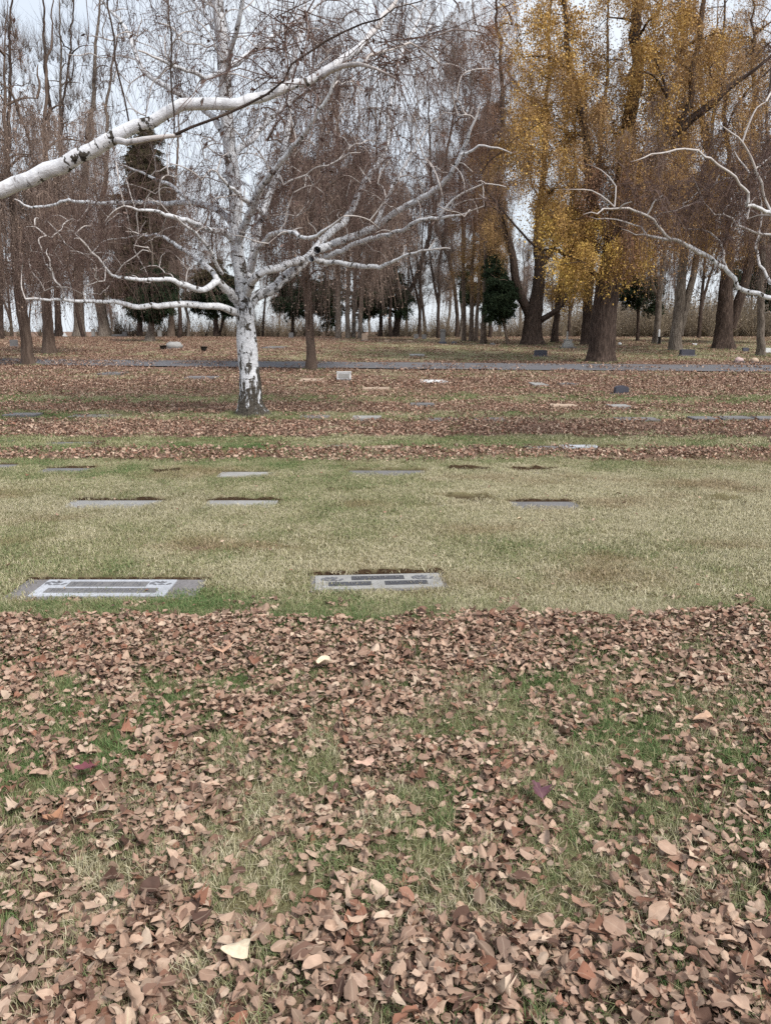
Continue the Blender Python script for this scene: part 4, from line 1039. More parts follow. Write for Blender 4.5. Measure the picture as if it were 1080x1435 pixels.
# narrow brown trunks at the centre
for i, (bx, by_, wd, tx, lab) in enumerate([(650, 479, 9, 648, 'narrow red brown trunk, leftmost of the close row left of the cone evergreen'), (660, 479.5, 10, 663, 'narrow red brown trunk, second of the close row left of the cone evergreen'),
                                  (667, 480, 8, 676, 'narrow red brown trunk, third of the close row left of the cone evergreen'), (677, 483, 12, 684, 'grey brown trunk touching the left side of the cone evergreen')]):
    tree(bx, by_, lab, 'tree', [[(bx, by_+1, wd*1.2), (bx+.5, 455, wd), (bx+(tx-bx)*.4, 400, wd*.85), (bx+(tx-bx)*.7, 300, wd*.65), (tx, 200, wd*.4)]],
         [('ochre', tx+(0, 6, 14, 16)[i], 345, 24, 80, 42), ('gold', tx+14, 350, 20, 60, 9), ('rust', tx, 230, 36, 90, 80), ('weep', tx-15, 100, 50, 110, 75)], 'bark_brown', ends=40, seed=20+i, depth=2.2, group='close row of narrow brown trunks')
tree(555, 472, 'dark leaning tree forking upward, well right of the four grey trunks', 'tree', [[(554, 473, 17), (557, 450, 13), (566, 420, 11), (580, 395, 10), (592, 350, 9.5), (600, 310, 8), (612, 240, 6), (625, 150, 4)], [(556, 452, 8), (552, 425, 7), (548, 395, 6), (546, 340, 4)]],
     [('weep', 600, 260, 55, 90, 150), ('weep', 630, 110, 75, 120, 170), ('rust', 620, 270, 40, 60, 60)], 'bark_dark', ends=80, seed=26, depth=3.2)
tree(632, 470, 'dark crooked limbed tree behind the grey square column', 'tree', [[(640, 476, 9), (640, 440, 8), (636, 400, 8), (628, 360, 8), (615, 325, 7), (608, 280, 6), (606, 200, 4)]],
     [('weep', 620, 220, 55, 90, 110), ('weep', 600, 60, 60, 80, 80)], 'bark_dark', ends=60, seed=27, depth=3)
tree(489, 475, 'clump of four straight grey trunks growing close together', 'tree', [[(474, 477, 14), (474, 440, 12), (473, 380, 11), (474, 300, 8), (476, 180, 5)], [(487, 476, 11), (487, 440, 10), (488, 380, 9), (490, 290, 6), (494, 180, 4)],
     [(495, 476, 10, .6), (496, 440, 9, .6), (498, 380, 8, .6), (502, 290, 6, .6)], [(504, 476, 10), (505, 440, 9), (508, 390, 8), (515, 320, 6), (520, 220, 4)]],
     [('weep', 495, 260, 65, 110, 220), ('weep', 530, 130, 60, 110, 100), ('up', 480, 100, 60, 110, 70)], 'bark_grey', ends=90, seed=28, depth=3, flare=.5)
# back left
tree(0, 476, 'dark trunk cut by the left edge of the view', 'tree', [[(0, 477, 17), (0, 440, 13), (1, 380, 11), (3, 280, 9), (6, 150, 7), (8, 20, 4)]], [('weep', 15, 330, 50, 80, 120), ('up', 15, 120, 55, 120, 130), ('rust', 12, 60, 28, 60, 22)], 'bark_dark', ends=70, seed=30, depth=3)
tree(80, 465, 'dark trunk with orange leaves low down, behind the second slim trunk', 'tree', [[(82, 467, 17), (81, 440, 13), (78, 380, 12), (74, 280, 9), (70, 150, 7), (66, 20, 4)], [(78, 290, 6), (88, 200, 5), (98, 110, 4), (104, 20, 3)]],
     [('weep', 80, 330, 60, 70, 150), ('up', 80, 120, 60, 120, 170), ('ochre', 86, 440, 12, 16, 5)], 'bark_dark', ends=90, seed=31, depth=3)
tree(111, 467, 'thick grey trunk standing behind headstones at the back left', 'tree', [[(111, 469, 28), (111, 450, 22), (110, 410, 20), (112, 350, 16), (118, 250, 12), (124, 120, 8), (128, 20, 4)], [(112, 340, 9), (96, 260, 8), (84, 170, 6), (78, 80, 4)]],
     [('weep', 125, 330, 60, 75, 190), ('up', 120, 160, 60, 110, 120)], 'bark_grey', ends=80, seed=32, depth=3)
tree(147, 468, 'pale fluted trunk at the back left beside a long low stone', 'tree', [[(147, 469, 28), (145, 450, 22), (140, 425, 20), (136, 380, 17), (140, 300, 12), (150, 220, 8)], [(150, 462, 9), (146, 430, 8), (142, 395, 7)]],
     [('weep', 155, 330, 55, 70, 180), ('rust', 160, 250, 45, 60, 60)], 'bark_grey', ends=60, seed=33, depth=3)
tree(240, 472, 'brown trunk right behind the round dark evergreen', 'tree', [[(240, 474, 17), (240, 450, 12), (241, 400, 11), (243, 330, 8), (248, 250, 5)]], [('weep', 250, 340, 40, 60, 60), ('weep', 280, 300, 40, 60, 50)], 'bark_brown', ends=50, seed=34, depth=3)
# evergreens
tree(211, 479, 'round clipped dark evergreen on a pale flared trunk at the left', 'evergreen', [[(210, 480, 17), (211, 466, 10), (213, 445, 9), (214, 400, 7), (214, 360, 3)]],
     [('fir', 214, 405, 36, 38, 270), ('fir', 214, 428, 38, 20, 170)], 'bark_grey', name='evergreen_tree', ends=50, seed=35, ws=.9, flare=1.6, tw=.75, group='dark evergreens', jitp=.15, depth=1.5)
tree(303, 469, 'broad dark evergreen seen just left of the birch trunk', 'evergreen', [[(303, 470, 14), (302, 450, 10), (300, 420, 8), (300, 380, 5)], [(306, 469, 6, .3), (312, 450, 5, .3), (316, 430, 4, .3)]],
     [('fir', 303, 414, 44, 27, 320), ('cypress', 300, 385, 36, 24, 90)], 'bark_dark', name='evergreen_tree', ends=50, seed=36, tw=.85, group='dark evergreens', depth=1.8)
tree(197, 470, 'tall dark columnar conifer rising behind the round evergreen', 'conifer', [[(196, 471, 13), (196, 440, 11), (197, 350, 8), (200, 240, 5), (202, 185, 2)]],
     [('cypress', 200, 380, 56, 60, 520), ('cypress', 202, 310, 46, 80, 520), ('cypress', 204, 240, 32, 60, 240), ('rust', 200, 320, 45, 110, 60)], 'bark_dark', name='conifer', ends=90, seed=37, depth=2.2, jitp=.32)
tree(706, 484, 'dark cone shaped evergreen with a bare lower trunk in the centre distance', 'evergreen', [[(712, 485, 8), (709, 468, 6.5), (704, 445, 6), (700, 400, 4), (696, 365, 2)]],
     [('fir', 700, 424, 21, 28, 150), ('fir', 694, 392, 15, 34, 100), ('fir', 710, 405, 10, 18, 24)], 'bark_brown', name='evergreen_tree', ends=40, seed=38, tw=.7, depth=1.2, group='dark evergreens', jitp=.16)
tree(660, 474, 'slim columnar conifer with ochre tint behind the narrow brown trunks', 'conifer', [[(687, 474, 8), (687, 420, 7), (688, 300, 5), (690, 140, 2)]],
     [('cypress', 687, 330, 16, 90, 190), ('cypress', 690, 220, 12, 80, 90), ('fir', 660, 400, 22, 30, 50)], 'bark_dark', name='conifer', ends=50, seed=39, depth=1.2)
tree(535, 470, 'dark drooping conifer beyond the four grey trunks', 'conifer', [[(533, 471, 9), (534, 440, 7), (536, 400, 6), (538, 340, 3)]], [('fir', 532, 405, 34, 30, 170), ('fir', 536, 365, 22, 26, 70), ('fir', 508, 420, 20, 22, 55), ('fir', 560, 425, 14, 16, 22)], 'bark_dark', name='conifer', ends=40, seed=40, depth=2.2, jitp=.35)
tree(405, 470, 'dark drooping conifer behind the slim trunk right of the birch', 'conifer', [[(410, 471, 7), (410, 440, 6), (409, 400, 5), (408, 350, 3)]], [('fir', 404, 405, 20, 34, 90), ('fir', 425, 420, 30, 16, 50), ('fir', 455, 415, 20, 34, 110)], 'bark_dark', name='conifer', ends=30, seed=41, depth=2.2, jitp=.38)
tree(890, 479, 'small dark drooping conifer in the gap right of the golden tree', 'conifer', [[(893, 480, 7), (894, 440, 6), (895, 400, 5), (895, 350, 3)]], [('fir', 885, 380, 22, 30, 60), ('fir', 905, 405, 16, 26, 40), ('fir', 872, 400, 8, 14, 12)], 'bark_dark', name='conifer', ends=30, seed=42, depth=2, jitp=.35)
tree(1090, 482, 'dark spreading conifer at the right edge behind the forked trunk', 'conifer', [[(1092, 483, 15), (1092, 430, 12), (1092, 350, 9), (1092, 230, 5)]], [('fir', 1085, 350, 40, 80, 200), ('fir', 1040, 385, 20, 20, 22)], 'bark_dark', name='conifer', ends=60, seed=43, depth=2.2)

# thin far trees: five kinds, copied
def far_proto(i):
    r = np.random.default_rng(300+i); g_ = Geo(); sk = Skel(3000)
    Hh = r.uniform(9, 13); lean = r.normal(0, .09)
    rows_ = np.array([[lean*h+r.normal(0, .08), r.normal(0, .08), h, .13*(1-h/Hh)+.02] for h in np.linspace(0, Hh, 8)])
    rows_[0, :3] = (0, 0, -.1)
    path = smooth_path(rows_, 26); g_.tubes(path[:, :3], path[:, 3], 7, lump=.05, seed=i); sk.fixed(path)
    if i % 2 == 0:
        q = path[5].copy(); b = np.array([q, q+[.5*(-1)**i, .1, 1.6, -.03], q+[1.1*(-1)**i, .1, 3.6, -.05], q+[1.5*(-1)**i, 0, 6, -.075]]); b[:, 3] = np.maximum(b[:, 3], .02)
        p2 = smooth_path(b, 12); g_.tubes(p2[:, :3], p2[:, 3], 6, lump=.05); sk.fixed(p2)
    tg = np.array([[r.normal(0, 1.2)+lean*8, r.normal(0, 1.2), r.uniform(3.2, Hh)] for _ in range(60)])
    sk.grow(tg[np.argsort(np.hypot(tg[:, 0], tg[:, 1]))], r, 1.6); R_ = sk.radii(.012)
    polys = []; rads = []
    for ch in sk.auto:
        rr = R_[ch].copy(); rr[0] = rr[1]; m = smooth_path(np.concatenate([sk.p[ch], rr[:, None]], 1), 5); polys.append(m[:, :3]); rads.append(np.minimum(m[:, 3], .06))
    g2 = Geo(); g2.tubes(np.array(polys), np.array(rads), 4)
    tm = g_.mesh('trunk'); bm_ = g2.mesh('branches'); tm.materials.append(M['bark_dark' if i % 3 else 'bark_grey']); bm_.materials.append(M['bark_dark'])
    nodes = np.array([k for ch in sk.auto for k in ch[1:]]); pick = nodes[r.integers(0, len(nodes), 120)]
    return tm, bm_, sk.p[pick]+r.normal(0, .1, (120, 3))
FP = [far_proto(i) for i in range(5)]
crown_meshes = []
for i, (tm, bm_, pp) in enumerate(FP):
    n = len(pp); r = np.random.default_rng(i)
    crown_meshes.append(mesh_np('crown', pp, attrs={'rot': np.stack([r.normal(0, .2, n), r.normal(0, .2, n), r.uniform(0, 6.28, n)], -1), 'scl': r.uniform(.7, 1.2, n), 'var': r.integers(0, 4, n).astype(int)}))
rf = np.random.default_rng(55)
farx = [-60, -20, 30, 52, 96, 128, 165, 182, 258, 270, 284, 322, 372, 385, 396, 414, 452, 460, 520, 540, 548, 568, 577, 586, 596, 604, 612, 624, 630, 642, 694, 714, 722, 730, 762, 768, 790, 802, 812, 862, 874, 882, 902, 912, 936, 968, 985, 996, 1036, 1050, 1082, 1120]
for j, fx_ in enumerate(f for q, f in enumerate(farx) if q % 3 != 1):
    Y = rf.uniform(56, 92); i = int(rf.integers(0, 5)); x_ = (fx_-540)/F*Y
    t = thing('bare_tree', 'thin bare tree in the distant row along the skyline', 'tree', (x_, Y, float(base_z(Y))-.05), 'thin bare trees along the far edge')
    t.rotation_euler = (0, 0, rf.uniform(0, 6.28)); s_ = rf.uniform(.75, 1.25); t.scale = (s_, s_, s_*rf.uniform(.8, 1.2))
    link('trunk', FP[i][0], None, t); link('branches', FP[i][1], None, t, 'stuff')
    c = link('crown', crown_meshes[i], None, t, 'stuff'); md = c.modifiers.new('s', 'NODES'); md.node_group = scatter_tree(SP['weep' if i % 2 else 'up'])
# brush along the far edge
r = np.random.default_rng(77); n = 1500
x = r.uniform(-48, 48, n); y = r.uniform(64, 84, n)
dens = vnoise(x, y, 6, 15); k = (dens > .46) | (x > 14); x, y = x[k], y[k]; n = len(x)
rgt = np.clip((x-10)/12, 0, 1)
scatter('thicket', SP['brush'], np.stack([x, y, base_z(y)], -1), np.stack([r.normal(0, .2, n), r.normal(0, .2, n), r.uniform(0, 6.28, n)], -1), r.uniform(.7, 1.3, n)*(1+.9*rgt),
        label='low brown thicket of bare brush along the far edge', category='thicket')

# ------------------------------------------------------------------ white birch
TAPER = .86
BY0 = float(G(352, 583)[1]); KB = mpp(BY0)
def birch_tree(label, base, chains, Yof, k, targets, nspr, tseed, r0, group='white birches', trunk_i=0, dark=(), n1=0, upbias=.8, sag=.2):
    t = thing('birch_tree', label, 'birch', base, group)
    r = np.random.default_rng(tseed); sk = Skel(20000)
    for ci, ch in enumerate(chains):
        rows_ = []
        for c in ch:
            q = P(c[0], c[1], Yof+(c[3] if len(c) > 3 else 0)); rows_.append([*q, c[2]*k])
        rows_ = np.array(rows_); L = np.sum(np.linalg.norm(np.diff(rows_[:, :3], axis=0), axis=1))
        n = max(6, int(L/.10)); path = smooth_path(rows_, n)
        path[1:, :3] += (np.cumsum(r.normal(0, .008, (n-1, 3)), axis=0)*.5+r.normal(0, .008, (n-1, 3)))*(1 if ci != trunk_i else .4)
        rad = path[:, 3]*(1 if ci == trunk_i else TAPER)*(1+.10*(vnoise(np.arange(n)*1.0, np.full(n, ci*3.3), 1.7, 12)-.5)*2)
        g_ = Geo()
        if ci == trunk_i: rad = rad*(1+.12*np.exp(-np.clip(path[:, 2]-base[2], 0, 9)/.15))
        g_.tubes(path[:, :3], rad, 22 if ci == trunk_i else (12 if rad.max() > .05 else 8), lump=.045 if ci == trunk_i else .03, seed=tseed+ci*.37, root=.28 if ci == trunk_i else 0)
        if ci == trunk_i: BASES.append((base[0], base[1], rad[0]))
        link('trunk' if ci == trunk_i else 'limb', g_.mesh('trunk' if ci == trunk_i else 'limb', base), M['bark_dark'] if ci in dark else M['birch'], t)
        path[:, 3] = rad; sk.fixed(path)
    # side branches
    sub = [(q[0], q[1], q[2]) for q in targets]
    T_ = []
    for (cx, cy, rx, ry, n, dd, dy) in targets: T_.append(ell_targets(r, Yof+dy, cx, cy, rx, ry, n, dd))
    T_ = np.concatenate(T_); f0 = sk.p[:sk.n].copy()
    dmin = np.array([np.min(np.linalg.norm(f0-q, axis=1)) for q in T_])
    if n1:
        i1 = r.permutation(len(T_))[:n1]; i1 = i1[np.argsort(dmin[i1])]
        sk.grow(T_[i1], r, .5, step=.16, curve=.38, sag=.35, jit=.045, fr=(.0145, .006))
    sk.grow(T_[np.argsort(dmin)], r, upbias, step=.16, curve=.35, sag=sag, jit=.035)
    R_ = sk.radii(r0, .44)
    polys = []; rads = []
    for ch in sk.auto:
        rr = np.maximum(np.minimum(R_[ch], .03), np.where(np.arange(len(ch)) == 0, 0, sk.fix[ch])); rr[0] = rr[1]; m = smooth_path(np.concatenate([sk.p[ch], rr[:, None]], 1), 9); polys.append(m[:, :3]); rads.append(m[:, 3])
    g_ = Geo(); g_.tubes(np.array(polys), np.array(rads), 5)
    link('branches', g_.mesh('branches', base), M['birch'], t, 'stuff')
    nodes = np.array([i for ch in sk.auto for i in ch[1:]]); pick = nodes[r.integers(0, len(nodes), nspr)]
    pos = sk.p[pick]+r.normal(0, .03, (nspr, 3))
    rot = np.stack([r.normal(0, .3, nspr), r.normal(0, .3, nspr), r.uniform(0, 6.28, nspr)], -1)
    scatter('twigs', SP['birch'], pos, rot, r.uniform(.6, 1.25, nspr), r.integers(0, 6, nspr), t, off=base)
    return t
B0 = G(352, 583)
birch_tree('white barked birch with wide bare branches standing left of centre', B0, [
    [(353, 586, 22), (352, 577, 18.5), (351, 565, 15.5), (349, 530, 15), (346, 490, 13.5), (344, 455, 12.5), (343, 432, 13), (340, 410, 9.5), (337, 385, 9), (332, 350, 9), (330, 310, 9), (330, 270, 8.6), (323, 215, 8.2), (318, 160, 8), (316, 110, 8), (313, 60, 7.5), (308, 15, 7), (303, -50, 5.5), (300, -140, 4), (298, -230, 2)],
    [(338, 440, 6.5), (326, 437, 6, -.2), (314, 431, 5.4, -.4), (295, 428, 5, -.6), (260, 424, 4.8, -.9), (225, 424, 4.3, -1.1), (190, 424, 3.8, -1.3), (160, 418, 3, -1.5), (100, 415, 2.2, -1.8), (40, 413, 1.3, -2)],
    [(341, 440, 7), (334, 424, 6.8, -.1), (324, 411, 6.4, -.3), (312, 399, 6, -.5), (304, 393, 5.2, -.6), (292, 402, 4.6, -.8), (280, 405, 4.4, -.9), (255, 395, 3.8, -1.1), (236, 390, 3.2, -1.3), (210, 390, 2.8, -1.5), (160, 384, 2, -1.8), (130, 350, 1.2, -2)],
    [(304, 393, 4.6, -.6), (297, 380, 4.4, -.5), (283, 368, 4, -.3), (269, 358, 3.5, 0), (250, 346, 3, .3), (228, 333, 2.6, .6), (205, 331, 2, .9), (165, 337, 1.2, 1.2)],
    [(311, 383, 3, -.5), (300, 362, 2.7, -.8), (285, 337, 2.3, -1.1), (265, 318, 1.8, -1.4), (243, 300, 1.1, -1.7)],
    [(333, 347, 5.5), (320, 331, 5, -.2), (308, 325, 4.4, -.4), (283, 319, 4, -.7), (266, 311, 3.6, -1), (244, 304, 3, -1.2), (215, 296, 2.2, -1.5), (170, 288, 1.3, -1.8)],
    [(335, 318, 6.5), (322, 308, 6, .2), (305, 296, 5.2, .4), (286, 287, 4.8, .7), (264, 283, 4.4, .9), (233, 285, 4, 1.2), (190, 283, 3.6, 1.4), (140, 283, 3.2, 1.6), (97, 281, 2.8, 1.8), (75, 288, 2.6, 2), (45, 290, 2.1, 2.1), (25, 280, 1.2, 2.2)],
    [(286, 287, 3.4, .7), (255, 272, 3, .9), (242, 260, 2.8, 1), (217, 250, 2.3, 1.2), (198, 240, 1.8, 1.4), (160, 226, 1, 1.6)],
    [(320, 205, 5), (300, 166, 4.4, .2), (268, 140, 4.2, .4), (235, 122, 4, .6), (205, 102, 3.7, .8), (196, 88, 3.5, .9), (185, 62, 3.1, 1), (173, 35, 2.6, 1.1), (150, 12, 2, 1.2), (120, -25, 1, 1.3)],
    [(315, 96, 4), (300, 105, 3.6, -.2), (289, 108, 3.4, -.3), (278, 103, 3, -.5), (253, 94, 2.6, -.7), (228, 83, 2, -.9), (195, 68, 1, -1.1)],
    [(313, 60, 3.4), (295, 30, 2.8, .3), (280, 10, 2.4, .5), (255, -15, 1.6, .8)],
    [(320, 92, 4.6), (333, 86, 4.3, .3), (355, 69, 3.7, .7), (389, 46, 3, 1.2), (436, 14, 2, 1.8), (470, -20, 1, 2.2)],
    [(315, 110, 3.8), (326, 70, 3.4, -.4), (338, 20, 3, -.8), (348, -40, 2.2, -1)],
    [(348, 438, 8.5), (354, 420, 8.6, .1), (364, 412, 8.6, .1), (374, 407, 8.6, .2), (394, 391, 8.2, .4), (411, 377, 7.8, .6), (430, 361, 7.4, .7), (444, 345, 6.8, .9), (457, 329, 6.4, 1.1), (478, 314, 6, 1.3), (486, 304, 5.8, 1.4), (497, 278, 5.2, 1.6), (507, 256, 5, 1.8), (522, 236, 4.7, 2), (538, 205, 4.6, 2.2), (542, 160, 4.4, 2.4), (545, 128, 4.2, 2.5), (554, 78, 3.8, 2.6), (567, 50, 3.4, 2.8), (581, 22, 2.8, 3), (598, -20, 1.8, 3.2), (610, -70, 1, 3.3)],
    [(436, 362, 5), (452, 365, 4.4, .4), (474, 367, 4, .2), (500, 372, 3.8, 0), (528, 373, 3.5, -.2), (540, 370, 3, -.3), (562, 359, 2.2, -.5), (582, 351, 1.8, -.7), (606, 348, 1.3, -.9), (632, 345, .8, -1)],
    [(444, 350, 6), (460, 343, 5.8, .7), (479, 335, 5.8, .6), (502, 327, 5.6, .5), (518, 321, 5.4, .4), (538, 309, 5.2, .3), (568, 290, 4.8, .1), (596, 276, 4.2, -.1), (621, 257, 3.7, -.3), (636, 236, 3.3, -.5), (646, 214, 2.8, -.6), (657, 185, 2, -.8), (670, 150, 1, -.9)],
    [(646, 216, 2.2, -.6), (660, 211, 1.9, -.7), (671, 202, 1.6, -.8), (699, 205, 1.2, -1), (716, 213, .7, -1.1)],
    [(526, 314, 3.4, .4), (534, 297, 3.2, .6), (551, 260, 3, .9), (568, 228, 2.7, 1.2), (580, 206, 2.2, 1.5), (594, 180, 1.2, 1.8)],
    [(455, 360, 4.4, .7), (466, 357, 4.2, .6), (500, 341, 4, .3), (533, 329, 3.6, 0), (557, 322, 3.2, -.3), (585, 307, 2.8, -.6), (616, 303, 2.2, -.8), (647, 300, 1.4, -1), (676, 288, .8, -1.2)],
    [(616, 303, 1.8, -.8), (632, 281, 1.6, -.9), (660, 265, 1.3, -1), (681, 259, 1, -1.1), (706, 263, .6, -1.2)],
    [(346, 415, 6.5), (354, 394, 6.2, -.4), (367, 381, 6, -.6), (389, 375, 5.8, -.3), (408, 369, 5.6, .2), (430, 362, 5.2, .7)],
    [(352, 380, 4.5), (360, 350, 4, -.5), (369, 338, 3.8, -.7), (378, 326, 3.6, -.8), (394, 321, 3.4, -1), (411, 322, 3.2, -1.2), (428, 329, 2.8, -1.4), (448, 324, 2.2, -1.6), (480, 300, 1.1, -1.8)],
    [(344, 418, 7), (350, 380, 6.6, .3), (356, 345, 6.4, .5), (366, 300, 6, .8), (384, 250, 5.2, 1.2), (396, 205, 4.8, 1.5), (402, 160, 4.6, 1.8), (406, 110, 4.3, 2), (411, 72, 4, 2.1), (419, 36, 3.6, 2.2), (426, -15, 3, 2.3), (430, -80, 1.6, 2.4)],
    [(333, 340, 6), (344, 314, 5.8, -.3), (357, 283, 5.4, -.6), (366, 262, 5, -.8), (380, 246, 4.4, -1), (405, 215, 3.8, -1.3), (432, 180, 3, -1.6), (458, 140, 2.2, -1.9), (480, 90, 1.2, -2.1)],
    [(371, 303, 4.2, .8), (356, 291, 3.8, 0), (342, 280, 3.4, -.8), (326, 266, 2.8, -1.2), (312, 256, 2, -1.5), (300, 240, 1, -1.7)],
    [(324, 225, 4.5), (338, 205, 4.6, .4), (356, 190, 4.6, .8), (378, 166, 4, 1.2), (394, 154, 3.4, 1.5), (425, 120, 2.4, 1.9), (450, 70, 1.2, 2.2)],
    ], BY0, KB,
    [(330, 60, 130, 130, 130, 2.2, 0), (230, 240, 130, 110, 110, 2.3, 0), (150, 340, 130, 80, 150, 2.0, -.8), (90, 380, 80, 50, 40, 1.2, -1.6), (640, 270, 70, 50, 40, 1.2, -.5), (440, 170, 120, 140, 150, 2.4, .3), (560, 260, 120, 100, 110, 2.0, 0), (620, 150, 90, 120, 60, 2, .5), (200, 60, 120, 90, 60, 2, .5), (350, 300, 90, 80, 70, 2, 0), (520, 40, 120, 90, 70, 2, 1)],
    760, 61, .0042, n1=450)

TAPER = .60
# near limb reaching in from a birch just outside the left edge
YL = 5.0
base = np.array([-4.3, 5.6, float(base_z(5.6))])
def pp(px, py, Y=YL): return P(px, py, Y)
bk = mpp(YL)
tr0 = [(-395, 770, 24, .6), (-385, 600, 17, .6), (-360, 450, 16.5, .5), (-320, 340, 16, .4), (-250, 120, 14, .4), (-200, -100, 12, .4), (-170, -300, 9, .4), (-150, -500, 6, .4)]
base = P(-395, 770, YL+.6); base[2] = float(base_z(YL+.6))
tr0[0] = (-395, 770, 26, .6)
birch_tree('birch at the left edge whose thick white limb reaches across the top', base, [
    tr0,
    [(-330, 365, 18, .4), (-240, 350, 17.5, .3), (-140, 318, 17, .1), (-60, 290, 16.5), (0, 270, 16), (60, 247, 15.5), (105, 222, 15.2), (135, 205, 14.6), (160, 190, 13.5), (200, 179, 12.6), (228, 167, 12), (250, 156, 11.6), (290, 153, 11), (330, 148, 10.5), (365, 140, 9.8, .1), (400, 127, 9.4, .1), (430, 116, 9, .2), (455, 102, 8, .2), (475, 88, 7.6, .3), (494, 76, 7.2, .4), (512, 60, 6.6, .5), (528, 42, 5.8, .6), (545, 22, 5, .7), (560, -5, 4, .8), (580, -60, 2.4, 1)],
    [(450, 108, 5.5, .2), (466, 98, 5.2, .1), (488, 91, 4.6), (508, 92, 3.8, -.1), (518, 95, 3, -.2), (545, 104, 1.6, -.3), (560, 112, .8, -.4)],
    [(510, 88, 3.2, -.1), (520, 76, 3.2, 0), (545, 70, 2.8, .1), (566, 64, 2.4, .2), (588, 66, 2, .3), (606, 80, 1.6, .4), (626, 100, 1.2, .5), (632, 114, .7, .5)],
    [(588, 66, 1.7, .3), (610, 52, 1.7, .3), (640, 44, 1.5, .3), (676, 46, 1.2, .4), (700, 72, .8, .4)],
    [(160, 196, 6.4), (175, 199, 6, -.15), (200, 196, 5.6, -.2), (222, 193, 5, -.2), (240, 190, 3.8, -.2), (252, 184, 3, -.2)],
    [(246, 188, 3.2, -.2), (262, 180, 2.7, -.2), (280, 172, 2.6, -.2), (310, 161, 2.6, -.2), (345, 148, 2.4, -.2), (380, 132, 2.2, -.2), (398, 116, 2, -.2), (410, 98, 2, -.2), (430, 76, 2, -.2), (448, 63, 2, -.2), (476, 55, 1.8, -.2), (500, 44, 1.6, -.2), (530, 28, 1.5, -.2), (560, 14, 1.2, -.2), (620, -5, .8, -.2)],
    [(120, -120, 2.0, .6), (146, -20, 1.9, .2), (158, 40, 1.8), (168, 100, 1.8), (176, 150, 1.7), (184, 194, 1.7)],
    [(225, -110, 1.9, .6), (238, -10, 1.8, .1), (241, 60, 1.7, -.1), (242, 120, 1.6, -.1), (246, 187, 1.6, -.1)],
    ], YL, bk,
    [(420, 60, 90, 60, 16, .5, 0), (560, 70, 90, 60, 22, .5, .2), (-250, -250, 200, 200, 40, 1.2, .5), (190, -40, 80, 50, 6, .4, .2)],
    36, 62, .0022, upbias=.3, dark=(6, 7, 8))

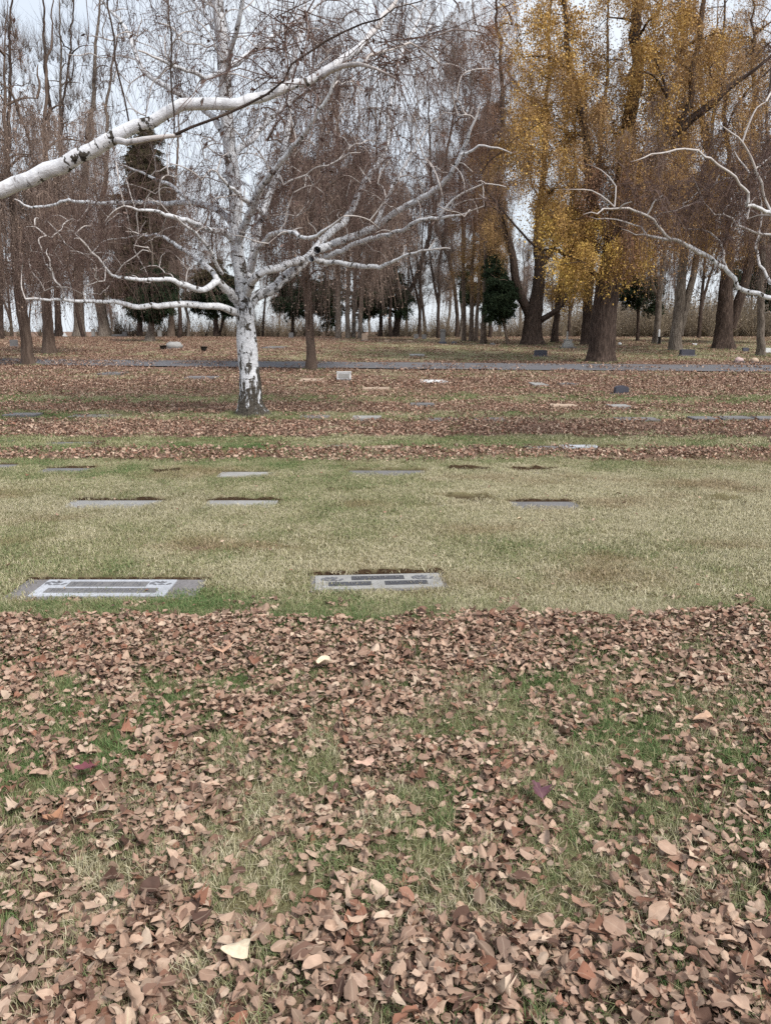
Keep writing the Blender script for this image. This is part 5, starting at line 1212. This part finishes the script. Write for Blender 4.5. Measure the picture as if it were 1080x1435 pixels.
# branches reaching in from a birch just outside the right edge
YR = 10.5; rk = mpp(YR)
base = P(1290, 655, YR); base[2] = float(base_z(YR))
TAPER = .68
birch_tree('birch at the right edge with slender white branches arching into view', base, [
    [(1290, 660, 16), (1288, 600, 12), (1282, 500, 11), (1275, 400, 10), (1268, 280, 9), (1262, 150, 8), (1258, 0, 6.5), (1255, -150, 4)],
    [(1276, 430, 7), (1200, 440, 6.4), (1140, 432, 5.6), (1090, 421, 5), (1062, 414, 4.6), (1034, 404, 4.3), (1024, 390, 4.1), (1008, 375, 4), (985, 358, 3.7), (965, 347, 3.2), (935, 335, 2.7), (908, 331, 2.2), (890, 330, 1.4), (868, 322, .7)],
    [(982, 356, 3, 0), (966, 344, 2.8, -.3), (950, 336, 2.7, -.4), (935, 331, 2.6, -.5), (928, 318, 2.3, -.6), (915, 304, 2.1, -.7), (895, 293, 2, -.8), (880, 290, 1.8, -.9), (862, 290, 1.6, -.9), (845, 292, 1.2, -1), (824, 297, .7, -1.1)],
    [(861, 290, 1.3, -.9), (848, 276, 1.3, -1), (834, 268, 1.2, -1), (815, 264, 1, -1.1), (790, 265, .6, -1.2)],
    [(861, 289, 1.2, -.9), (861, 262, 1.1, -.8), (852, 244, 1, -.8), (838, 234, .8, -.7), (818, 228, .5, -.7)],
    [(908, 332, 1.8), (898, 320, 1.6, .2), (878, 312, 1.4, .3), (850, 308, 1.1, .4), (822, 306, .6, .5)],
    [(1270, 330, 6), (1190, 320, 5, -.4), (1130, 312, 4, -.7), (1082, 302, 3.4, -1), (1054, 293, 3, -1.2), (1042, 289, 2.6, -1.3), (1050, 278, 0.1+2.2, -1.3), (1036, 262, 2.1, -1.4), (1020, 248, 2, -1.5), (1000, 232, 1.9, -1.6), (982, 220, 1.8, -1.7), (960, 214, 1.6, -1.8), (935, 214, 1.4, -1.9), (905, 221, 1.1, -2), (880, 230, .6, -2.1)],
    [(1082, 302, 2.4, -1), (1072, 282, 2.2, -1), (1062, 250, 2, -1.1), (1050, 215, 1.8, -1.2), (1035, 195, 1.5, -1.3), (1012, 178, .8, -1.4)],
    [(1200, 322, 3.4, -.3), (1120, 330, 3, -.3), (1076, 330, 2.6, -.3), (1040, 318, 2.2, -.3), (1018, 302, 1.8, -.2), (1000, 300, 1.4, -.2), (985, 285, .8, -.1)],
    [(1020, 383, 2.6), (1014, 350, 2.4, .3), (1010, 340, 2.2, .4), (1000, 329, 2, .5), (985, 323, 1.7, .6), (958, 320, 1, .7)],
    [(1100, 420, 3), (1075, 385, 2.8, .4), (1062, 350, 2.4, .7), (1070, 300, 2, 1), (1062, 240, 1.4, 1.2)],
    ], YR, rk,
    [(1010, 300, 90, 70, 60, 1.2, 0), (900, 300, 70, 50, 26, .8, -.6), (1050, 230, 60, 70, 30, 1.2, 0), (1160, 150, 120, 180, 70, 1.8, 0)],
    190, 63, .0030, upbias=.4, n1=40)

# shaggy grass and drifted leaves round the foot of every trunk
tx, ty, lx_, ly_ = [], [], [], []
for (bx, by_, br) in BASES:
    if by_ < 3 or abs(bx) > by_*.62: continue
    n = int(30+br*260); a = rng.uniform(0, 2*pi, n); d = br*rng.uniform(1.0, 1.25, n)+np.abs(rng.normal(0, .1, n))
    tx.append(bx+d*np.cos(a)); ty.append(by_+d*np.sin(a))
    n = int(3+br*14); a = rng.uniform(0, 2*pi, n); d = br+.15+np.abs(rng.normal(0, .2, n)); lx_.append(bx+d*np.cos(a)); ly_.append(by_+d*np.sin(a))
x = np.concatenate(tx); y = np.concatenate(ty)
scatter('trunk_foot_grass', TUFT, np.stack([x, y, gz(x, y)], -1), zrot(len(x), .25), rng.uniform(.8, 1.9, len(x)), attrs={'green': np.clip(rng.normal(.55, .2, len(x)), 0, 1)},
        label='longer grass left unmown around the feet of the trunks', category='grass')
x = np.concatenate(lx_); y = np.concatenate(ly_)
scatter('drifted_leaves', PATCH_S, np.stack([x, y, gz(x, y)+.01], -1), zrot(len(x), .1), rng.uniform(.8, 1.2, len(x)), label='brown leaves drifted against the feet of the trunks', category='leaves')
